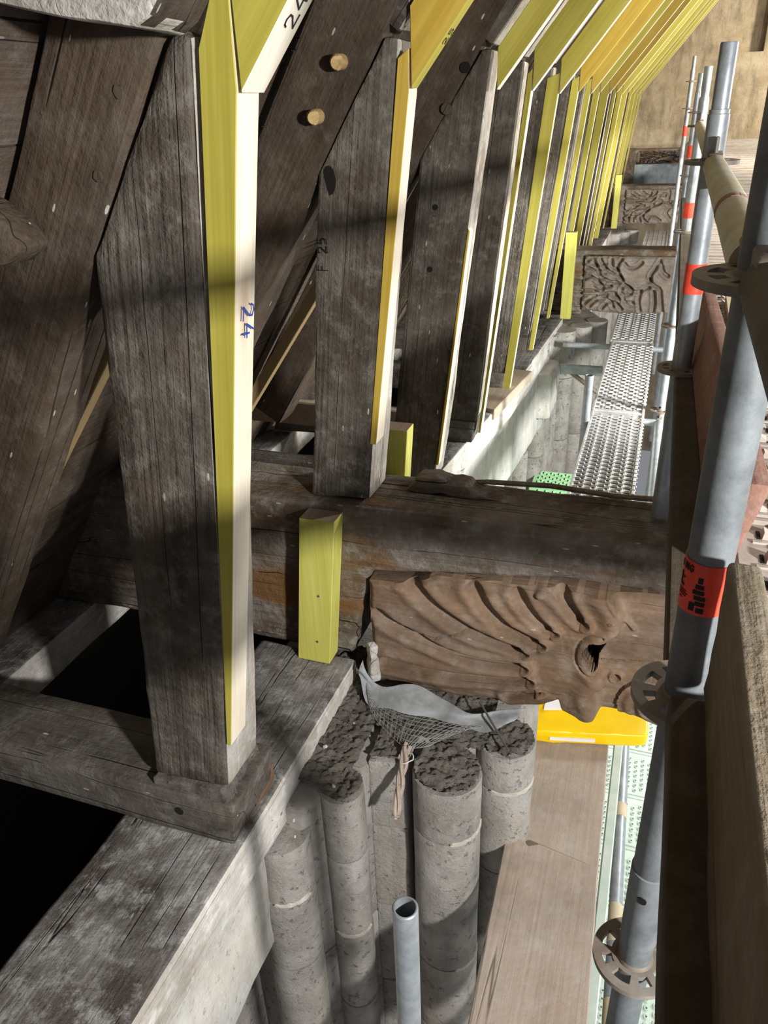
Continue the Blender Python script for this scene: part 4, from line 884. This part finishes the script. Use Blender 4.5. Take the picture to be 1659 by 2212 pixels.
def smooth3(P, n):
    P = [Vector(p) for p in P]; out = []; L = len(P) - 1
    for k in range(n + 1):
        s = min(k / n * L, L - 1e-6); i = int(s); t = s - i; p0 = P[max(i - 1, 0)]; p1 = P[i]; p2 = P[i + 1]; p3 = P[min(i + 2, L)]
        out.append(.5 * (2 * p1 + (p2 - p0) * t + (2 * p0 - 5 * p1 + 4 * p2 - p3) * t * t + (3 * p1 - p0 - 3 * p2 + p3) * t ** 3))
    return out
ribbon('fabric_strip', [(-.80, 1.90, -1.66), (-.745, 1.87, -1.715), (-.66, 1.86, -1.705), (-.55, 1.87, -1.715), (-.46, 1.85, -1.735), (-.36, 1.85, -1.725), (-.24, 1.86, -1.70)],
       [(-.805, 1.86, -1.70), (-.755, 1.81, -1.745), (-.66, 1.79, -1.74), (-.56, 1.78, -1.745), (-.46, 1.78, -1.745), (-.36, 1.79, -1.745), (-.27, 1.83, -1.73)], 'fabric', 'grey torn fabric strip hanging under the carved bracket', 'fabric')
bm = bmesh.new(); U = smooth3([(-.775, 1.87, -1.72), (-.72, 1.82, -1.755), (-.62, 1.80, -1.755), (-.47, 1.80, -1.75), (-.36, 1.80, -1.745)], 26); L = smooth3([(-.76, 1.82, -1.745), (-.70, 1.74, -1.75), (-.60, 1.66, -1.745), (-.555, 1.64, -1.74), (-.50, 1.66, -1.738)], 26)
for k in range(27): add_tube(bm, [U[k], U[k].lerp(L[k], .35) + Vector((0, 0, .012)), U[k].lerp(L[k], .7) + Vector((0, 0, .010)), L[k]], .0007, 4)
for q in range(8): t = q / 7; add_tube(bm, [U[k].lerp(L[k], t) + Vector((0, 0, .014 * math.sin(t * math.pi))) for k in range(27)], .0007, 4)
tag(from_bm('torn_net', bm, 'net'), 'torn grey netting spread over the pier head', 'net')
twist = tag(empty('net_tail', (-.53, 1.52, -1.86)), 'twisted end of the netting hanging between two shafts, bound with a tie', 'net')
bm = bmesh.new()
for a in range(3): add_tube(bm, [Vector((-.563 + .012 * t, 1.645 - .16 * t, -1.735 - .085 * t - .05 * t * t)) + Vector((math.cos(a * 2.1 + t * 7), math.sin(a * 2.1 + t * 7), 0)) * (.010 - .003 * t) for t in [i / 14 for i in range(15)]], .007, 6)
from_bm('strand', bm, 'scaf_board', twist)
bm = bmesh.new(); add_tube(bm, [(-.556 + .022 * math.cos(k * math.pi / 8), 1.615 + .022 * math.sin(k * math.pi / 8), -1.757 + .005 * math.sin(k)) for k in range(17)], .0018, 6); from_bm('cable_tie', bm, 'label', twist)
bm = bmesh.new(); add_tube(bm, [(-.385, 1.86, -1.70), (-.262, 1.715, -1.738)], .0035, 8); tag(from_bm('nail', bm, 'iron'), 'long iron nail lying across the pier head', 'nail')
bm = bmesh.new(); add_prism(bm, [(-.80, 1.93), (-.77, 1.90), (-.745, 1.92), (-.76, 1.95)], 'Z', -1.75, -1.60); bevel(bm, .006, 2); slice_bm(bm, (0, 0, .02)); rough(bm, .01, 18, 7)
tag(from_bm('split_stake', bm, 'plate_face'), 'short pale split stake at the left end of the carved bracket', 'stake')
for k in range(9):
    x = random.uniform(-.86, -.62); y = random.uniform(1.2, 1.8); 
    if x > -.70 and y < 1.5: continue
    bm = bmesh.new(); bmesh.ops.create_icosphere(bm, subdivisions=1, radius=random.uniform(.003, .007), matrix=Matrix.Translation((x, y, -1.745))); rough(bm, .006, 60, k)
    tag(from_bm('plaster_crumb', bm, 'plaster'), 'small white plaster crumb on the mortar left of the netting', 'crumb', 'plaster crumbs')
